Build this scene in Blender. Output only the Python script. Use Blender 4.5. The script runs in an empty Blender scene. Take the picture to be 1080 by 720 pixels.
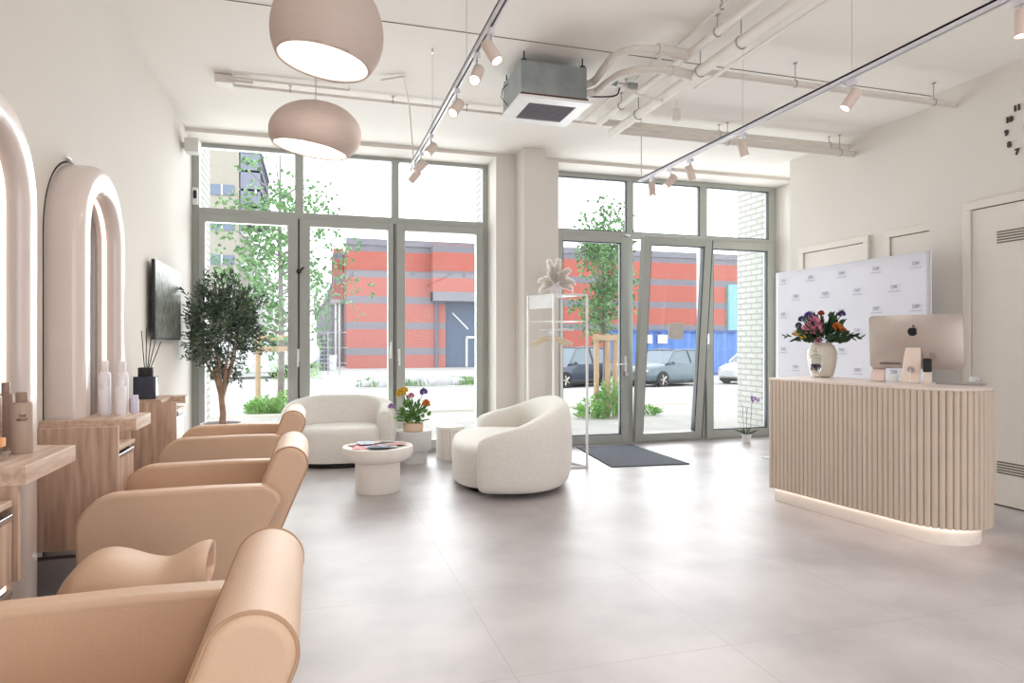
import bpy, bmesh, math, random
from mathutils import Vector, Matrix, noise
C = bpy.context.scene.collection
sc = bpy.context.scene
PI = math.pi
rnd = random.Random(7)

# ------------------------------------------------------------------ camera, world, light, exposure
YAW = math.atan(209 / 700.0)
cam_d = bpy.data.cameras.new('camera'); cam = bpy.data.objects.new('camera', cam_d); C.objects.link(cam)
cam.location = (0, 0, 1.35); cam.rotation_euler = (PI / 2, 0, -YAW)
cam_d.sensor_width = 36; cam_d.lens = 700 / 1080 * 36; cam_d.shift_y = 1 / 1080.0
cam_d.clip_start = 0.05; cam_d.clip_end = 400
sc.camera = cam
w = bpy.data.worlds.new('sky'); sc.world = w; w.use_nodes = True
bg = w.node_tree.nodes['Background']
bg.inputs['Color'].default_value = (0.93, 0.965, 1.0, 1)
bg.inputs['Strength'].default_value = 3.0
sc.view_settings.view_transform = 'Standard'
sc.view_settings.look = 'None'
sc.view_settings.exposure = 0.04
sc.view_settings.gamma = 1.0
sc.view_settings.use_curve_mapping = False
try:
    sc.cycles.use_denoising = True
    sc.cycles.max_bounces = 10
    sc.cycles.diffuse_bounces = 5
    sc.cycles.transparent_max_bounces = 16
    sc.cycles.sample_clamp_indirect = 6
    sc.cycles.caustics_refractive = False
    sc.cycles.caustics_reflective = False
except Exception:
    pass

def area(name, loc, rot, sx, sy, power, col):
    l = bpy.data.lights.new(name, 'AREA'); l.shape = 'RECTANGLE'; l.size = sx; l.size_y = sy
    l.energy = power; l.color = col
    o = bpy.data.objects.new(name, l); C.objects.link(o); o.location = loc; o.rotation_euler = rot
    return o
# daylight entering by the shopfront glazing plus an unseen rear fill lamp added behind the camera
area('daylight_shopfront_left', (0.4, 8.32, 1.9), (-PI / 2, 0, 0), 3.3, 3.4, 240, (0.95, 0.98, 1.0))
area('daylight_shopfront_right', (4.6, 8.32, 1.9), (-PI / 2, 0, 0), 3.3, 3.4, 240, (0.95, 0.98, 1.0))
area('fill_rear', (2.0, -3.9, 1.9), (PI / 2, 0, 0), 6.0, 3.2, 22, (1.0, 0.99, 0.98))

# ------------------------------------------------------------------ materials
def lin(c):
    r = []
    for v in c:
        v = v / 255.0
        r.append(v / 12.92 if v <= 0.04045 else ((v + 0.055) / 1.055) ** 2.4)
    return (r[0], r[1], r[2], 1)

def mat(name, c, rough=0.6, metal=0.0, var=0.03, scale=8.0, bump=0.0, bscale=None, stretch=None, c2=None,
        emit=None, estr=0.0, spec=0.5, coat=0.0, sheen=0.0):
    m = bpy.data.materials.new(name); m.use_nodes = True
    nt = m.node_tree; b = nt.nodes['Principled BSDF']
    b.inputs['Roughness'].default_value = rough; b.inputs['Metallic'].default_value = metal
    b.inputs['Specular IOR Level'].default_value = spec
    b.inputs['Coat Weight'].default_value = coat
    b.inputs['Sheen Weight'].default_value = sheen
    tc = nt.nodes.new('ShaderNodeTexCoord'); mp = nt.nodes.new('ShaderNodeMapping')
    nt.links.new(tc.outputs['Object'], mp.inputs['Vector'])
    if stretch: mp.inputs['Scale'].default_value = stretch
    n = nt.nodes.new('ShaderNodeTexNoise'); n.inputs['Scale'].default_value = scale; n.inputs['Detail'].default_value = 6
    nt.links.new(mp.outputs['Vector'], n.inputs['Vector'])
    mx = nt.nodes.new('ShaderNodeMix'); mx.data_type = 'RGBA'
    a = lin(c)
    bcol = lin(c2) if c2 else tuple(min(1, v * (1 - var * 2)) for v in a[:3]) + (1,)
    mx.inputs['A'].default_value = a; mx.inputs['B'].default_value = bcol
    rp = nt.nodes.new('ShaderNodeMapRange'); rp.inputs['From Min'].default_value = 0.35; rp.inputs['From Max'].default_value = 0.65
    nt.links.new(n.outputs['Fac'], rp.inputs['Value']); nt.links.new(rp.outputs['Result'], mx.inputs['Factor'])
    nt.links.new(mx.outputs['Result'], b.inputs['Base Color'])
    if bump:
        n2 = nt.nodes.new('ShaderNodeTexNoise'); n2.inputs['Scale'].default_value = bscale or scale * 4; n2.inputs['Detail'].default_value = 4
        nt.links.new(mp.outputs['Vector'], n2.inputs['Vector'])
        bp = nt.nodes.new('ShaderNodeBump'); bp.inputs['Strength'].default_value = bump; bp.inputs['Distance'].default_value = 0.01
        nt.links.new(n2.outputs['Fac'], bp.inputs['Height']); nt.links.new(bp.outputs['Normal'], b.inputs['Normal'])
    if emit:
        b.inputs['Emission Color'].default_value = lin(emit); b.inputs['Emission Strength'].default_value = estr
    return m

def glass_mat(name, tint=(1, 1, 1, 1), refl=0.08):
    m = bpy.data.materials.new(name); m.use_nodes = True; nt = m.node_tree
    for n in list(nt.nodes): nt.nodes.remove(n)
    o = nt.nodes.new('ShaderNodeOutputMaterial'); t = nt.nodes.new('ShaderNodeBsdfTransparent'); t.inputs['Color'].default_value = tint
    g = nt.nodes.new('ShaderNodeBsdfGlossy'); g.inputs['Roughness'].default_value = 0.02
    f = nt.nodes.new('ShaderNodeFresnel'); f.inputs['IOR'].default_value = 1.45
    mu = nt.nodes.new('ShaderNodeMath'); mu.operation = 'MULTIPLY'; mu.inputs[1].default_value = refl * 12
    nt.links.new(f.outputs['Fac'], mu.inputs[0])
    mx = nt.nodes.new('ShaderNodeMixShader')
    nt.links.new(mu.outputs[0], mx.inputs['Fac']); nt.links.new(t.outputs[0], mx.inputs[1]); nt.links.new(g.outputs[0], mx.inputs[2])
    nt.links.new(mx.outputs[0], o.inputs['Surface'])
    return m

def brick_mat(name, c1, c2, mortar, bw, bh, ms, axis='xz', bands=None, bump=0.3):
    m = bpy.data.materials.new(name); m.use_nodes = True; nt = m.node_tree; b = nt.nodes['Principled BSDF']
    b.inputs['Roughness'].default_value = 0.85
    tc = nt.nodes.new('ShaderNodeTexCoord'); sp = nt.nodes.new('ShaderNodeSeparateXYZ'); cb = nt.nodes.new('ShaderNodeCombineXYZ')
    nt.links.new(tc.outputs['Object'], sp.inputs[0])
    ad = nt.nodes.new('ShaderNodeMath'); ad.operation = 'ADD'
    nt.links.new(sp.outputs['X'], ad.inputs[0]); nt.links.new(sp.outputs['Y'], ad.inputs[1])
    nt.links.new(ad.outputs[0], cb.inputs['X'])
    nt.links.new(sp.outputs['Z'], cb.inputs['Y'])
    br = nt.nodes.new('ShaderNodeTexBrick'); br.inputs['Scale'].default_value = 1.0
    br.inputs['Brick Width'].default_value = bw; br.inputs['Row Height'].default_value = bh; br.inputs['Mortar Size'].default_value = ms
    br.inputs['Color1'].default_value = lin(c1); br.inputs['Color2'].default_value = lin(c2); br.inputs['Mortar'].default_value = lin(mortar)
    nt.links.new(cb.outputs[0], br.inputs['Vector'])
    out = br.outputs['Color']
    if bands:
        (p, off, wd, bc, zt) = bands
        s1 = nt.nodes.new('ShaderNodeMath'); s1.operation = 'SUBTRACT'; s1.inputs[1].default_value = off
        nt.links.new(sp.outputs['Z'], s1.inputs[0])
        md = nt.nodes.new('ShaderNodeMath'); md.operation = 'FLOORED_MODULO'; md.inputs[1].default_value = p
        nt.links.new(s1.outputs[0], md.inputs[0])
        lt = nt.nodes.new('ShaderNodeMath'); lt.operation = 'LESS_THAN'; lt.inputs[1].default_value = wd
        nt.links.new(md.outputs[0], lt.inputs[0])
        mx = nt.nodes.new('ShaderNodeMix'); mx.data_type = 'RGBA'
        nt.links.new(lt.outputs[0], mx.inputs['Factor']); nt.links.new(out, mx.inputs['A']); mx.inputs['B'].default_value = lin(bc)
        out = mx.outputs['Result']
    nt.links.new(out, b.inputs['Base Color'])
    return m

def line_tile_mat(name, c, c2, line, px, py, ox, oy, lw, rough, spec, scale=1.6):
    m = mat(name, c, rough, 0, 0, scale, 0.04, 30, c2=c2, spec=spec)
    nt = m.node_tree; b = nt.nodes['Principled BSDF']
    src = b.inputs['Base Color'].links[0].from_socket
    tc = nt.nodes.new('ShaderNodeTexCoord'); sp = nt.nodes.new('ShaderNodeSeparateXYZ'); nt.links.new(tc.outputs['Object'], sp.inputs[0])
    res = []
    for ax, p, o in (('X', px, ox), ('Y', py, oy)):
        s = nt.nodes.new('ShaderNodeMath'); s.operation = 'SUBTRACT'; s.inputs[1].default_value = o - lw / 2
        nt.links.new(sp.outputs[ax], s.inputs[0])
        md = nt.nodes.new('ShaderNodeMath'); md.operation = 'FLOORED_MODULO'; md.inputs[1].default_value = p
        nt.links.new(s.outputs[0], md.inputs[0])
        lt = nt.nodes.new('ShaderNodeMath'); lt.operation = 'LESS_THAN'; lt.inputs[1].default_value = lw
        nt.links.new(md.outputs[0], lt.inputs[0]); res.append(lt)
    mxm = nt.nodes.new('ShaderNodeMath'); mxm.operation = 'MAXIMUM'
    nt.links.new(res[0].outputs[0], mxm.inputs[0]); nt.links.new(res[1].outputs[0], mxm.inputs[1])
    mx = nt.nodes.new('ShaderNodeMix'); mx.data_type = 'RGBA'
    nt.links.new(mxm.outputs[0], mx.inputs['Factor']); nt.links.new(src, mx.inputs['A']); mx.inputs['B'].default_value = lin(line)
    nt.links.new(mx.outputs['Result'], b.inputs['Base Color'])
    # cloudy second layer and roughness variation
    return m

M = {}
M['wall'] = mat('painted_wall', (226, 220, 213), 0.85, var=0.012, scale=1.2, bump=0.05, bscale=60)
M['ceiling'] = mat('painted_ceiling', (238, 233, 227), 0.9, var=0.01, scale=0.8)
M['floor'] = line_tile_mat('stone_tile_floor', (190, 183, 183), (166, 159, 160), (156, 151, 151), 1.0, 0.95, 0.78, 2.56, 0.004, 0.42, 0.36)
M['frame'] = mat('grey_window_frame', (170, 173, 168), 0.45, var=0.01, spec=0.4)
M['gasket'] = mat('dark_gasket', (52, 56, 62), 0.6)
M['glass'] = glass_mat('window_glass', (0.97, 0.985, 0.98, 1), 0.06)
M['clear'] = glass_mat('clear_glass', (0.96, 0.97, 0.97, 1), 0.035)
M['steel'] = mat('brushed_steel', (200, 200, 202), 0.3, 1.0)
M['silver'] = mat('silver_track', (222, 220, 226), 0.4, 0.1)
M['galv'] = mat('galvanised_steel', (160, 166, 166), 0.42, 0.55, var=0.1, scale=5, c2=(138, 144, 144))
M['darkmetal'] = mat('dark_metal', (54, 52, 52), 0.5, 0.5)
M['black'] = mat('black_plastic', (22, 22, 24), 0.4)
M['white'] = mat('white_plastic', (238, 238, 238), 0.45)
M['gloss'] = mat('glossy_white_lacquer', (222, 210, 204), 0.3, var=0.01, coat=0.35)
M['leather'] = mat('beige_leather', (213, 180, 153), 0.5, var=0.03, scale=3, bump=0.12, bscale=140, spec=0.4)
M['piping'] = mat('beige_piping', (184, 148, 120), 0.55)
M['boucle'] = mat('white_boucle', (238, 233, 226), 0.95, var=0.03, scale=40, bump=0.5, bscale=170, sheen=0.3)
M['laminate'] = mat('wood_laminate', (206, 178, 158), 0.5, var=0, scale=9, stretch=(4, 4, 0.35), c2=(172, 142, 124), bump=0.05, bscale=20)
M['laminate_top'] = mat('wood_laminate_top', (216, 192, 174), 0.45, var=0, scale=8, stretch=(5, 0.5, 5), c2=(186, 158, 138))
M['flute'] = mat('fluted_sand_panel', (208, 192, 176), 0.55, var=0.02, scale=6)
M['plinth'] = mat('white_plinth', (244, 238, 230), 0.6)
M['led'] = mat('led_strip', (255, 240, 228), 0.5, emit=(255, 236, 222), estr=6)
M['ledmirror'] = mat('mirror_led_strip', (255, 240, 228), 0.5, emit=(255, 222, 200), estr=2.2)
M['mirror'] = mat('mirror_glass', (225, 228, 230), 0.02, 1.0, var=0)
M['shade'] = mat('pendant_shade_plaster', (208, 190, 180), 0.8, var=0.02, scale=60, bump=0.15, bscale=120, stretch=(0.2, 0.2, 4))
M['shade_in'] = mat('pendant_shade_inside', (248, 240, 234), 0.8)
M['bulb'] = mat('glowing_bulb', (255, 250, 240), 0.4, emit=(255, 240, 228), estr=6)
M['lens'] = mat('spot_lens', (255, 250, 240), 0.4, emit=(255, 236, 218), estr=7)
M['spot'] = mat('spot_head_paint', (226, 208, 198), 0.55)
M['pipe'] = mat('painted_pipe', (222, 215, 207), 0.55, var=0.02)
M['pipe_w'] = mat('white_insulated_pipe', (234, 229, 222), 0.6, var=0.02)
M['copper'] = mat('dark_copper', (96, 64, 54), 0.4, 0.7)
M['grille'] = mat('grey_grille', (150, 150, 156), 0.5)
M['doorpaint'] = mat('painted_door', (228, 220, 211), 0.6, var=0.01)
M['slot'] = mat('dark_slot', (120, 110, 100), 0.8)
M['gap'] = mat('dark_door_gap', (70, 62, 56), 0.8)
M['mat'] = mat('grey_door_mat', (88, 92, 102), 0.95, var=0.08, scale=90, bump=0.4, bscale=200)
M['banner'] = mat('white_banner_fabric', (228, 228, 238), 0.8, var=0.01, scale=2)
M['print'] = mat('grey_print', (170, 170, 184), 0.8)
M['alu'] = mat('silver_aluminium', (206, 196, 190), 0.35, 0.75)
M['alu_light'] = mat('light_aluminium', (238, 220, 208), 0.4, 0.25)
M['screen'] = mat('black_screen', (14, 14, 18), 0.08)
M['ceramic'] = mat('cream_ceramic_vase', (218, 210, 198), 0.5, var=0.03, scale=5)
M['leaf_dark'] = mat('olive_leaf', (112, 128, 104), 0.5, var=0, scale=14, c2=(44, 64, 52))
M['bark'] = mat('bark', (176, 144, 122), 0.9, var=0.15, scale=18, bump=0.5, bscale=60)
M['soil'] = mat('soil', (70, 54, 44), 0.95, var=0.2, scale=30)
M['leaf_g'] = mat('fresh_leaf', (122, 164, 84), 0.6, var=0, scale=12, c2=(76, 122, 62))
M['leaf_d2'] = mat('deep_green_leaf', (56, 92, 52), 0.55, var=0, scale=20, c2=(34, 60, 38))
M['plume'] = mat('white_plume', (250, 244, 238), 0.95, var=0.02, scale=40)
M['straw'] = mat('dry_straw', (214, 184, 146), 0.9, var=0.1, scale=40)
M['terra'] = mat('peach_pot', (228, 196, 172), 0.7, var=0.03)
M['table'] = mat('cream_microcement', (242, 235, 228), 0.7, var=0.03, scale=6)
M['grey_plinth'] = mat('pale_grey_plaster', (218, 216, 216), 0.75, var=0.03, scale=6)
M['hanger'] = mat('pale_wood_hanger', (222, 208, 180), 0.5)
M['tv'] = mat('tv_screen', (18, 20, 22), 0.06, var=0, scale=4)
M['tanbottle'] = mat('taupe_bottle', (176, 154, 138), 0.4, var=0.01)
M['taupe2'] = mat('dark_taupe_bottle', (150, 124, 110), 0.4, var=0.01)
M['whitebottle'] = mat('white_bottle', (232, 228, 232), 0.35, var=0.01)
M['ink'] = mat('dark_ink', (80, 66, 60), 0.7)
M['bluegls'] = mat('dark_blue_glass', (26, 34, 58), 0.08, var=0, coat=0.5)
M['greysteel'] = mat('grey_panel', (168, 164, 168), 0.4, 0.3)

def thin_mat(name, c):
    m = bpy.data.materials.new(name); m.use_nodes = True; nt = m.node_tree
    for n in list(nt.nodes): nt.nodes.remove(n)
    o = nt.nodes.new('ShaderNodeOutputMaterial'); d = nt.nodes.new('ShaderNodeBsdfDiffuse'); t = nt.nodes.new('ShaderNodeBsdfTranslucent')
    nz = nt.nodes.new('ShaderNodeTexNoise'); nz.inputs['Scale'].default_value = 30; mx0 = nt.nodes.new('ShaderNodeMix'); mx0.data_type = 'RGBA'
    mx0.inputs['A'].default_value = lin(c); mx0.inputs['B'].default_value = lin([v * .95 for v in c]); nt.links.new(nz.outputs['Fac'], mx0.inputs['Factor'])
    for q in (d, t): nt.links.new(mx0.outputs['Result'], q.inputs['Color'])
    mx = nt.nodes.new('ShaderNodeMixShader'); mx.inputs['Fac'].default_value = .62
    nt.links.new(d.outputs[0], mx.inputs[1]); nt.links.new(t.outputs[0], mx.inputs[2]); nt.links.new(mx.outputs[0], o.inputs['Surface'])
    return m
M['plume'] = thin_mat('white_feather_plume', (252, 248, 244))

# ------------------------------------------------------------------ object helpers
ROOT = {}
def tag(o, label=None, cat=None, group=None, kind=None):
    if label: o['label'] = label
    if cat: o['category'] = cat
    if group: o['group'] = group
    if kind: o['kind'] = kind
    return o
def thing(name, label, cat, loc=(0, 0, 0), rz=0.0, group=None, kind=None):
    o = bpy.data.objects.new(name, None); C.objects.link(o)
    o.empty_display_size = 0.05
    o.location = loc; o.rotation_euler = (0, 0, rz)
    ROOT[o] = Matrix.Translation(Vector(loc)) @ Matrix.Rotation(rz, 4, 'Z')
    return tag(o, label, cat, group, kind)
def dup_tree(o, parent=None):
    c = o.copy(); C.objects.link(c)
    if parent is not None: c.parent = parent
    for ch in list(o.children): dup_tree(ch, c)
    return c

class MB:
    """collects shapes into one mesh"""
    def __init__(s): s.bm = bmesh.new()
    def add(s, verts, faces):
        vs = [s.bm.verts.new(v) for v in verts]
        for f in faces:
            try: s.bm.faces.new([vs[i] for i in f])
            except ValueError: pass
        return vs
    def box(s, x0, x1, y0, y1, z0, z1, rot=None, piv=None):
        v = [Vector((x, y, z)) for z in (z0, z1) for x, y in ((x0, y0), (x1, y0), (x1, y1), (x0, y1))]
        if rot is not None:
            p = Vector(piv) if piv else Vector(((x0 + x1) / 2, (y0 + y1) / 2, (z0 + z1) / 2))
            v = [rot @ (q - p) + p for q in v]
        s.add(v, [(0, 3, 2, 1), (4, 5, 6, 7), (0, 1, 5, 4), (1, 2, 6, 5), (2, 3, 7, 6), (3, 0, 4, 7)])
        return s
    def prism(s, pts, a0, a1, plane='xz'):
        """extrude a closed 2D outline; plane xz extrudes along y, xy along z, yz along x"""
        def P(p, a):
            return {'xz': (p[0], a, p[1]), 'xy': (p[0], p[1], a), 'yz': (a, p[0], p[1])}[plane]
        n = len(pts)
        v = [P(p, a0) for p in pts] + [P(p, a1) for p in pts]
        f = [tuple(range(n - 1, -1, -1)), tuple(range(n, 2 * n))] + [(i, (i + 1) % n, n + (i + 1) % n, n + i) for i in range(n)]
        s.add(v, f); return s
    def lathe(s, prof, n=32, c=(0, 0, 0), cap=True, M4=None):
        rings = []
        for r, z in prof:
            ring = []
            for i in range(n):
                a = 2 * PI * i / n
                p = Vector((r * math.cos(a), r * math.sin(a), z))
                if M4 is not None: p = M4 @ p
                else: p = p + Vector(c)
                ring.append(s.bm.verts.new(p))
            rings.append(ring)
        for k in range(len(rings) - 1):
            for i in range(n):
                s.bm.faces.new((rings[k][i], rings[k][(i + 1) % n], rings[k + 1][(i + 1) % n], rings[k + 1][i]))
        if cap:
            s.bm.faces.new(rings[0][::-1]); s.bm.faces.new(rings[-1])
        return s
    def cyl(s, p0, p1, r0, r1=None, n=16):
        p0, p1 = Vector(p0), Vector(p1); r1 = r0 if r1 is None else r1
        d = p1 - p0; L = d.length
        q = d.to_track_quat('Z', 'Y').to_matrix().to_4x4()
        return s.lathe([(r0, 0), (r1, L)], n, M4=Matrix.Translation(p0) @ q)
    def tube(s, pts, r, n=10, closed=False, radii=None):
        pts = [Vector(p) for p in pts]; N = len(pts); rings = []
        up = None
        for i, p in enumerate(pts):
            a = pts[i - 1] if (i > 0 or closed) else pts[i]; b = pts[(i + 1) % N] if (i < N - 1 or closed) else pts[i]
            t = (b - a)
            if t.length < 1e-9: t = Vector((0, 0, 1))
            t.normalize()
            if up is None:
                up = Vector((0, 0, 1)) if abs(t.z) < 0.9 else Vector((1, 0, 0))
            u = up - t * up.dot(t)
            if u.length < 1e-6: u = t.orthogonal()
            u.normalize(); v = t.cross(u); up = u
            rr = radii[i] if radii else r
            rings.append([s.bm.verts.new(p + (u * math.cos(2 * PI * k / n) + v * math.sin(2 * PI * k / n)) * rr) for k in range(n)])
        M_ = N if closed else N - 1
        for i in range(M_):
            A, B = rings[i], rings[(i + 1) % N]
            for k in range(n): s.bm.faces.new((A[k], B[k], B[(k + 1) % n], A[(k + 1) % n]))
        if not closed:
            s.bm.faces.new(rings[0]); s.bm.faces.new(rings[-1][::-1])
        return s
    def ball(s, c, r, sub=2, sc=(1, 1, 1), jitter=0, M4=None):
        T = M4 if M4 is not None else Matrix.Translation(Vector(c)) @ Matrix.Diagonal((sc[0], sc[1], sc[2], 1))
        res = bmesh.ops.create_icosphere(s.bm, subdivisions=sub, radius=r, matrix=T)
        if jitter:
            for v in res['verts']:
                v.co += Vector([noise.noise(v.co * 3 + Vector((k * 7, 0, 0))) for k in range(3)]) * jitter
        return s
    def quad(s, c, u, v):
        c, u, v = Vector(c), Vector(u), Vector(v)
        s.add([c - u - v, c + u - v, c + u + v, c - u + v], [(0, 1, 2, 3)]); return s
    def leaf(s, c, d, L, W, nrm=None):
        d = Vector(d).normalized(); nn = (nrm or Vector((rnd.uniform(-1, 1), rnd.uniform(-1, 1), rnd.uniform(-1, 1))))
        w_ = d.cross(nn)
        if w_.length < 1e-4: w_ = d.orthogonal()
        w_.normalize(); up = w_.cross(d) * (W * 0.35); c = Vector(c)
        s.add([c, c + d * L * .35 + w_ * W / 2 + up, c + d * L * .72 + w_ * W * .38 + up, c + d * L, c + d * L * .72 - w_ * W * .38 + up, c + d * L * .35 - w_ * W / 2 + up, c + d * L * .5],
              [(0, 1, 6), (1, 2, 6), (2, 3, 6), (3, 4, 6), (4, 5, 6), (5, 0, 6)])
        return s
    def build(s, name, m, parent=None, world=False, root=None, smooth=30, bevel=0, segs=2, loc=None, recalc=True):
        bm = s.bm
        if recalc: bmesh.ops.recalc_face_normals(bm, faces=bm.faces)
        r = root if root is not None else parent
        while r is not None and r not in ROOT and r.parent is not None: r = r.parent
        if world and r is not None and r in ROOT:
            bm.transform(ROOT[r].inverted())
        me = bpy.data.meshes.new(name)
        if loc is not None:
            bm.transform(Matrix.Translation(-Vector(loc)))
        bm.to_mesh(me); bm.free()
        me.materials.append(m)
        if smooth:
            me.polygons.foreach_set('use_smooth', [True] * len(me.polygons))
            try: me.set_sharp_from_angle(angle=math.radians(smooth))
            except Exception: pass
        o = bpy.data.objects.new(name, me); C.objects.link(o)
        if loc is not None: o.location = loc
        if parent is not None: o.parent = parent
        if bevel:
            bv = o.modifiers.new('bevel', 'BEVEL'); bv.width = bevel; bv.segments = segs; bv.limit_method = 'ANGLE'; bv.angle_limit = math.radians(40)
            if segs > 2:
                wn_ = o.modifiers.new('weighted', 'WEIGHTED_NORMAL'); wn_.weight = 80
        return o

def rr(x0, x1, z0, z1, r, n=6):
    """rounded rectangle outline; r one radius or four (bl, br, tr, tl)"""
    if not isinstance(r, (list, tuple)): r = [r] * 4
    pts = []
    for (cx, cz, a0, q) in ((x0, z0, PI, 0), (x1, z0, 1.5 * PI, 1), (x1, z1, 0, 2), (x0, z1, .5 * PI, 3)):
        R = r[q]; sx = 1 if cx == x0 else -1; sz = 1 if cz == z0 else -1
        if R <= 0: pts.append((cx, cz)); continue
        for i in range(n + 1):
            a = a0 + .5 * PI * i / n
            pts.append((cx + sx * R + R * math.cos(a), cz + sz * R + R * math.sin(a)))
    return pts
def struct(name, mb, m, **k):
    o = mb.build(name, m, smooth=0, **k); o['kind'] = 'structure'; return o
def text(name, body, size, m, parent, mat4, extr=0.001, bold=0.0):
    cu = bpy.data.curves.new(name, 'FONT'); cu.body = body; cu.size = size; cu.extrude = extr; cu.offset = bold
    cu.align_x = 'CENTER'; cu.align_y = 'CENTER'
    o = bpy.data.objects.new(name, cu); C.objects.link(o)
    o.data.materials.append(m)
    bpy.context.view_layer.update()
    dg = bpy.context.evaluated_depsgraph_get()
    me = bpy.data.meshes.new_from_object(o.evaluated_get(dg))
    bpy.data.objects.remove(o)
    me.transform(mat4)
    o2 = bpy.data.objects.new(name, me); C.objects.link(o2)
    if parent is not None: o2.parent = parent
    return o2
def basis(o, x, y, z=None):
    x, y = Vector(x).normalized(), Vector(y).normalized(); z = x.cross(y) if z is None else Vector(z)
    m = Matrix(((x.x, y.x, z.x, o[0]), (x.y, y.y, z.y, o[1]), (x.z, y.z, z.z, o[2]), (0, 0, 0, 1)))
    return m

# ------------------------------------------------------------------ room shell
H = 3.62; XL = -1.30; XF = 5.71; XN = 5.45; YW = 7.70; YG = 8.10; YB = -4.0
struct('floor', MB().box(XL - .2, 6.6, YB, 8.20, -.12, 0), M['floor'])
struct('ceiling', MB().box(XL - .2, 6.6, YB, 8.20, H, H + .2), M['ceiling'])
struct('wall_left', MB().box(XL - .2, XL, YB, 8.20, 0, H), M['wall'])
struct('wall_right', MB().box(XN, 6.6, YB, 4.775, 0, H).box(XF, 6.6, 4.775, 6.967, 0, H).box(6.40, 6.6, 6.967, 8.2, 0, H), M['wall'])
mb = MB().box(2.10, 2.90, YW, 8.20, 0, H - .04)
mb.box(XL, 6.4, YW, 8.20, H - .04, H)
struct('wall_window', mb, M['wall'])
struct('wall_pillar', MB().box(2.34, 2.60, 7.35, YW, 0, H), M['wall'])
# unseen rear wall, its broad opening added to let light in behind the camera
struct('wall_rear', MB().box(XL, XN, YB - .2, YB, 0, .3).box(XL, XN, YB - .2, YB, 3.5, H).box(XL, -1.0, YB - .2, YB, .3, 3.5).box(5.1, XN, YB - .2, YB, .3, 3.5), M['wall'])
struct('trim_ceiling_joint', MB().box(XL, XN, 4.752, 4.757, H - .004, H), M['slot'])
struct('baseboard_right', MB().box(XN - .012, XN, 2.2, 3.2, 0, .06).box(XN - .012, XN, 4.45, 4.775, 0, .06), M['wall'])

# --- glazing: frames are built as bars between y 8.10 and 8.19
def bars(lst, y0=YG, y1=8.19):
    m_ = MB()
    for i, (x0, x1, z0, z1) in enumerate(lst): m_.box(x0, x1, y0 + i * .0006, y1 - i * .0006, z0, z1)
    return m_
def pane(parent, x0, x1, z0, z1, y=8.145, m=None):
    return MB().box(x0, x1, y - .004, y + .004, z0, z1).build('pane', M['glass'], parent, world=True, smooth=0)
def gasket(parent, x0, x1, z0, z1, y=YG + .012, t=.012):
    g = MB()
    for a in ((x0, x0 + t, z0, z1), (x1 - t, x1, z0, z1), (x0, x1, z0, z0 + t), (x0, x1, z1 - t, z1)):
        g.box(a[0], a[1], y, y + .05, a[2], a[3])
    return g.build('gasket', M['gasket'], parent, world=True, smooth=0)
def lever(parent, x, z, y=YG, up=-1):
    """window lever handle on its rosette"""
    h = MB().box(x - .016, x + .016, y - .012, y, z - .075, z + .075).cyl((x, y, z + .02), (x, y - .05, z + .02), .011)
    h.prism(rr(x - .011, x + .011, min(z + .03, z + up * .13), max(z + .03, z + up * .13), .008, 3), y - .062, y - .044)
    return h.build('handle', M['white'], parent, world=True, bevel=.002)
w1 = thing('window_1', 'left shopfront glazing, three grey framed sashes under three top lights', None, (0.4, YG, 0), kind='structure')
bars([(XL, -1.227, 0, 3.58), (2.035, 2.11, 0, 3.58), (XL, 2.11, 3.535, 3.58), (XL, 2.11, 2.78, 2.86), (-.211, -.116, 2.86, 3.54), (.90, .99, 2.86, 3.54),
      (XL, 2.11, 0, .05), (-.21, -.12, 0, 2.8), (.90, .99, 0, 2.8)]).build('window_frame', M['frame'], w1, world=True, smooth=0, bevel=.004)
for a, b in ((-1.227, -.211), (-.116, .90), (.99, 2.035)):
    pane(w1, a, b, 2.86, 3.535)
for a, b, c, d in ((-1.23, -.175, -1.165, -.29), (-.16, .935, -.042, .855), (.955, 2.04, 1.06, 1.947)):
    s_ = MB()
    for i, q in enumerate(((a, c, .05, 2.79), (d, b, .05, 2.79), (c, d, .05, .16), (c, d, 2.70, 2.79))): s_.box(q[0], q[1], YG - .03 + i * .0006, 8.17 - i * .0006, q[2], q[3])
    sash = s_.build('sash', M['frame'], w1, world=True, smooth=0, bevel=.005)
    MB().box(c, d, 8.13, 8.138, .16, 2.70).build('pane', M['glass'], sash, world=True, root=w1, smooth=0)
for x in (-.165, .925):
    MB().box(x - .006, x + .006, YG - .034, YG - .025, .06, 2.78).build('gap', M['gasket'], w1, world=True, smooth=0)
lever(w1, -.175, 1.20, YG - .03); lever(w1, .885, 1.23, YG - .03, 1); lever(w1, .985, 1.2, YG - .03)

w2 = thing('window_2', 'right shopfront glazing, grey frame with three top lights and a fixed sash', None, (4.6, YG, 0), kind='structure')
bars([(2.90, 2.99, 0, 3.58), (6.28, 6.40, 0, 3.58), (2.90, 6.4, 3.52, 3.58), (2.90, 6.4, 2.74, 2.83), (4.03, 4.12, 0, 3.54), (5.15, 5.26, 0, 3.54)]).build('window_frame', M['frame'], w2, world=True, smooth=0, bevel=.004)
for a, b in ((2.99, 4.03), (4.12, 5.15), (5.26, 6.28)):
    pane(w2, a, b, 2.83, 3.52); gasket(w2, a, b, 2.83, 3.52, t=.01)
s_ = MB()
for i, q in enumerate(((5.24, 5.345, .02, 2.77), (6.24, 6.33, .02, 2.77), (5.345, 6.24, .02, .125), (5.345, 6.24, 2.66, 2.77))): s_.box(q[0], q[1], YG - .03 + i * .0006, 8.17 - i * .0006, q[2], q[3])
sash = s_.build('sash', M['frame'], w2, world=True, smooth=0, bevel=.005)
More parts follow.
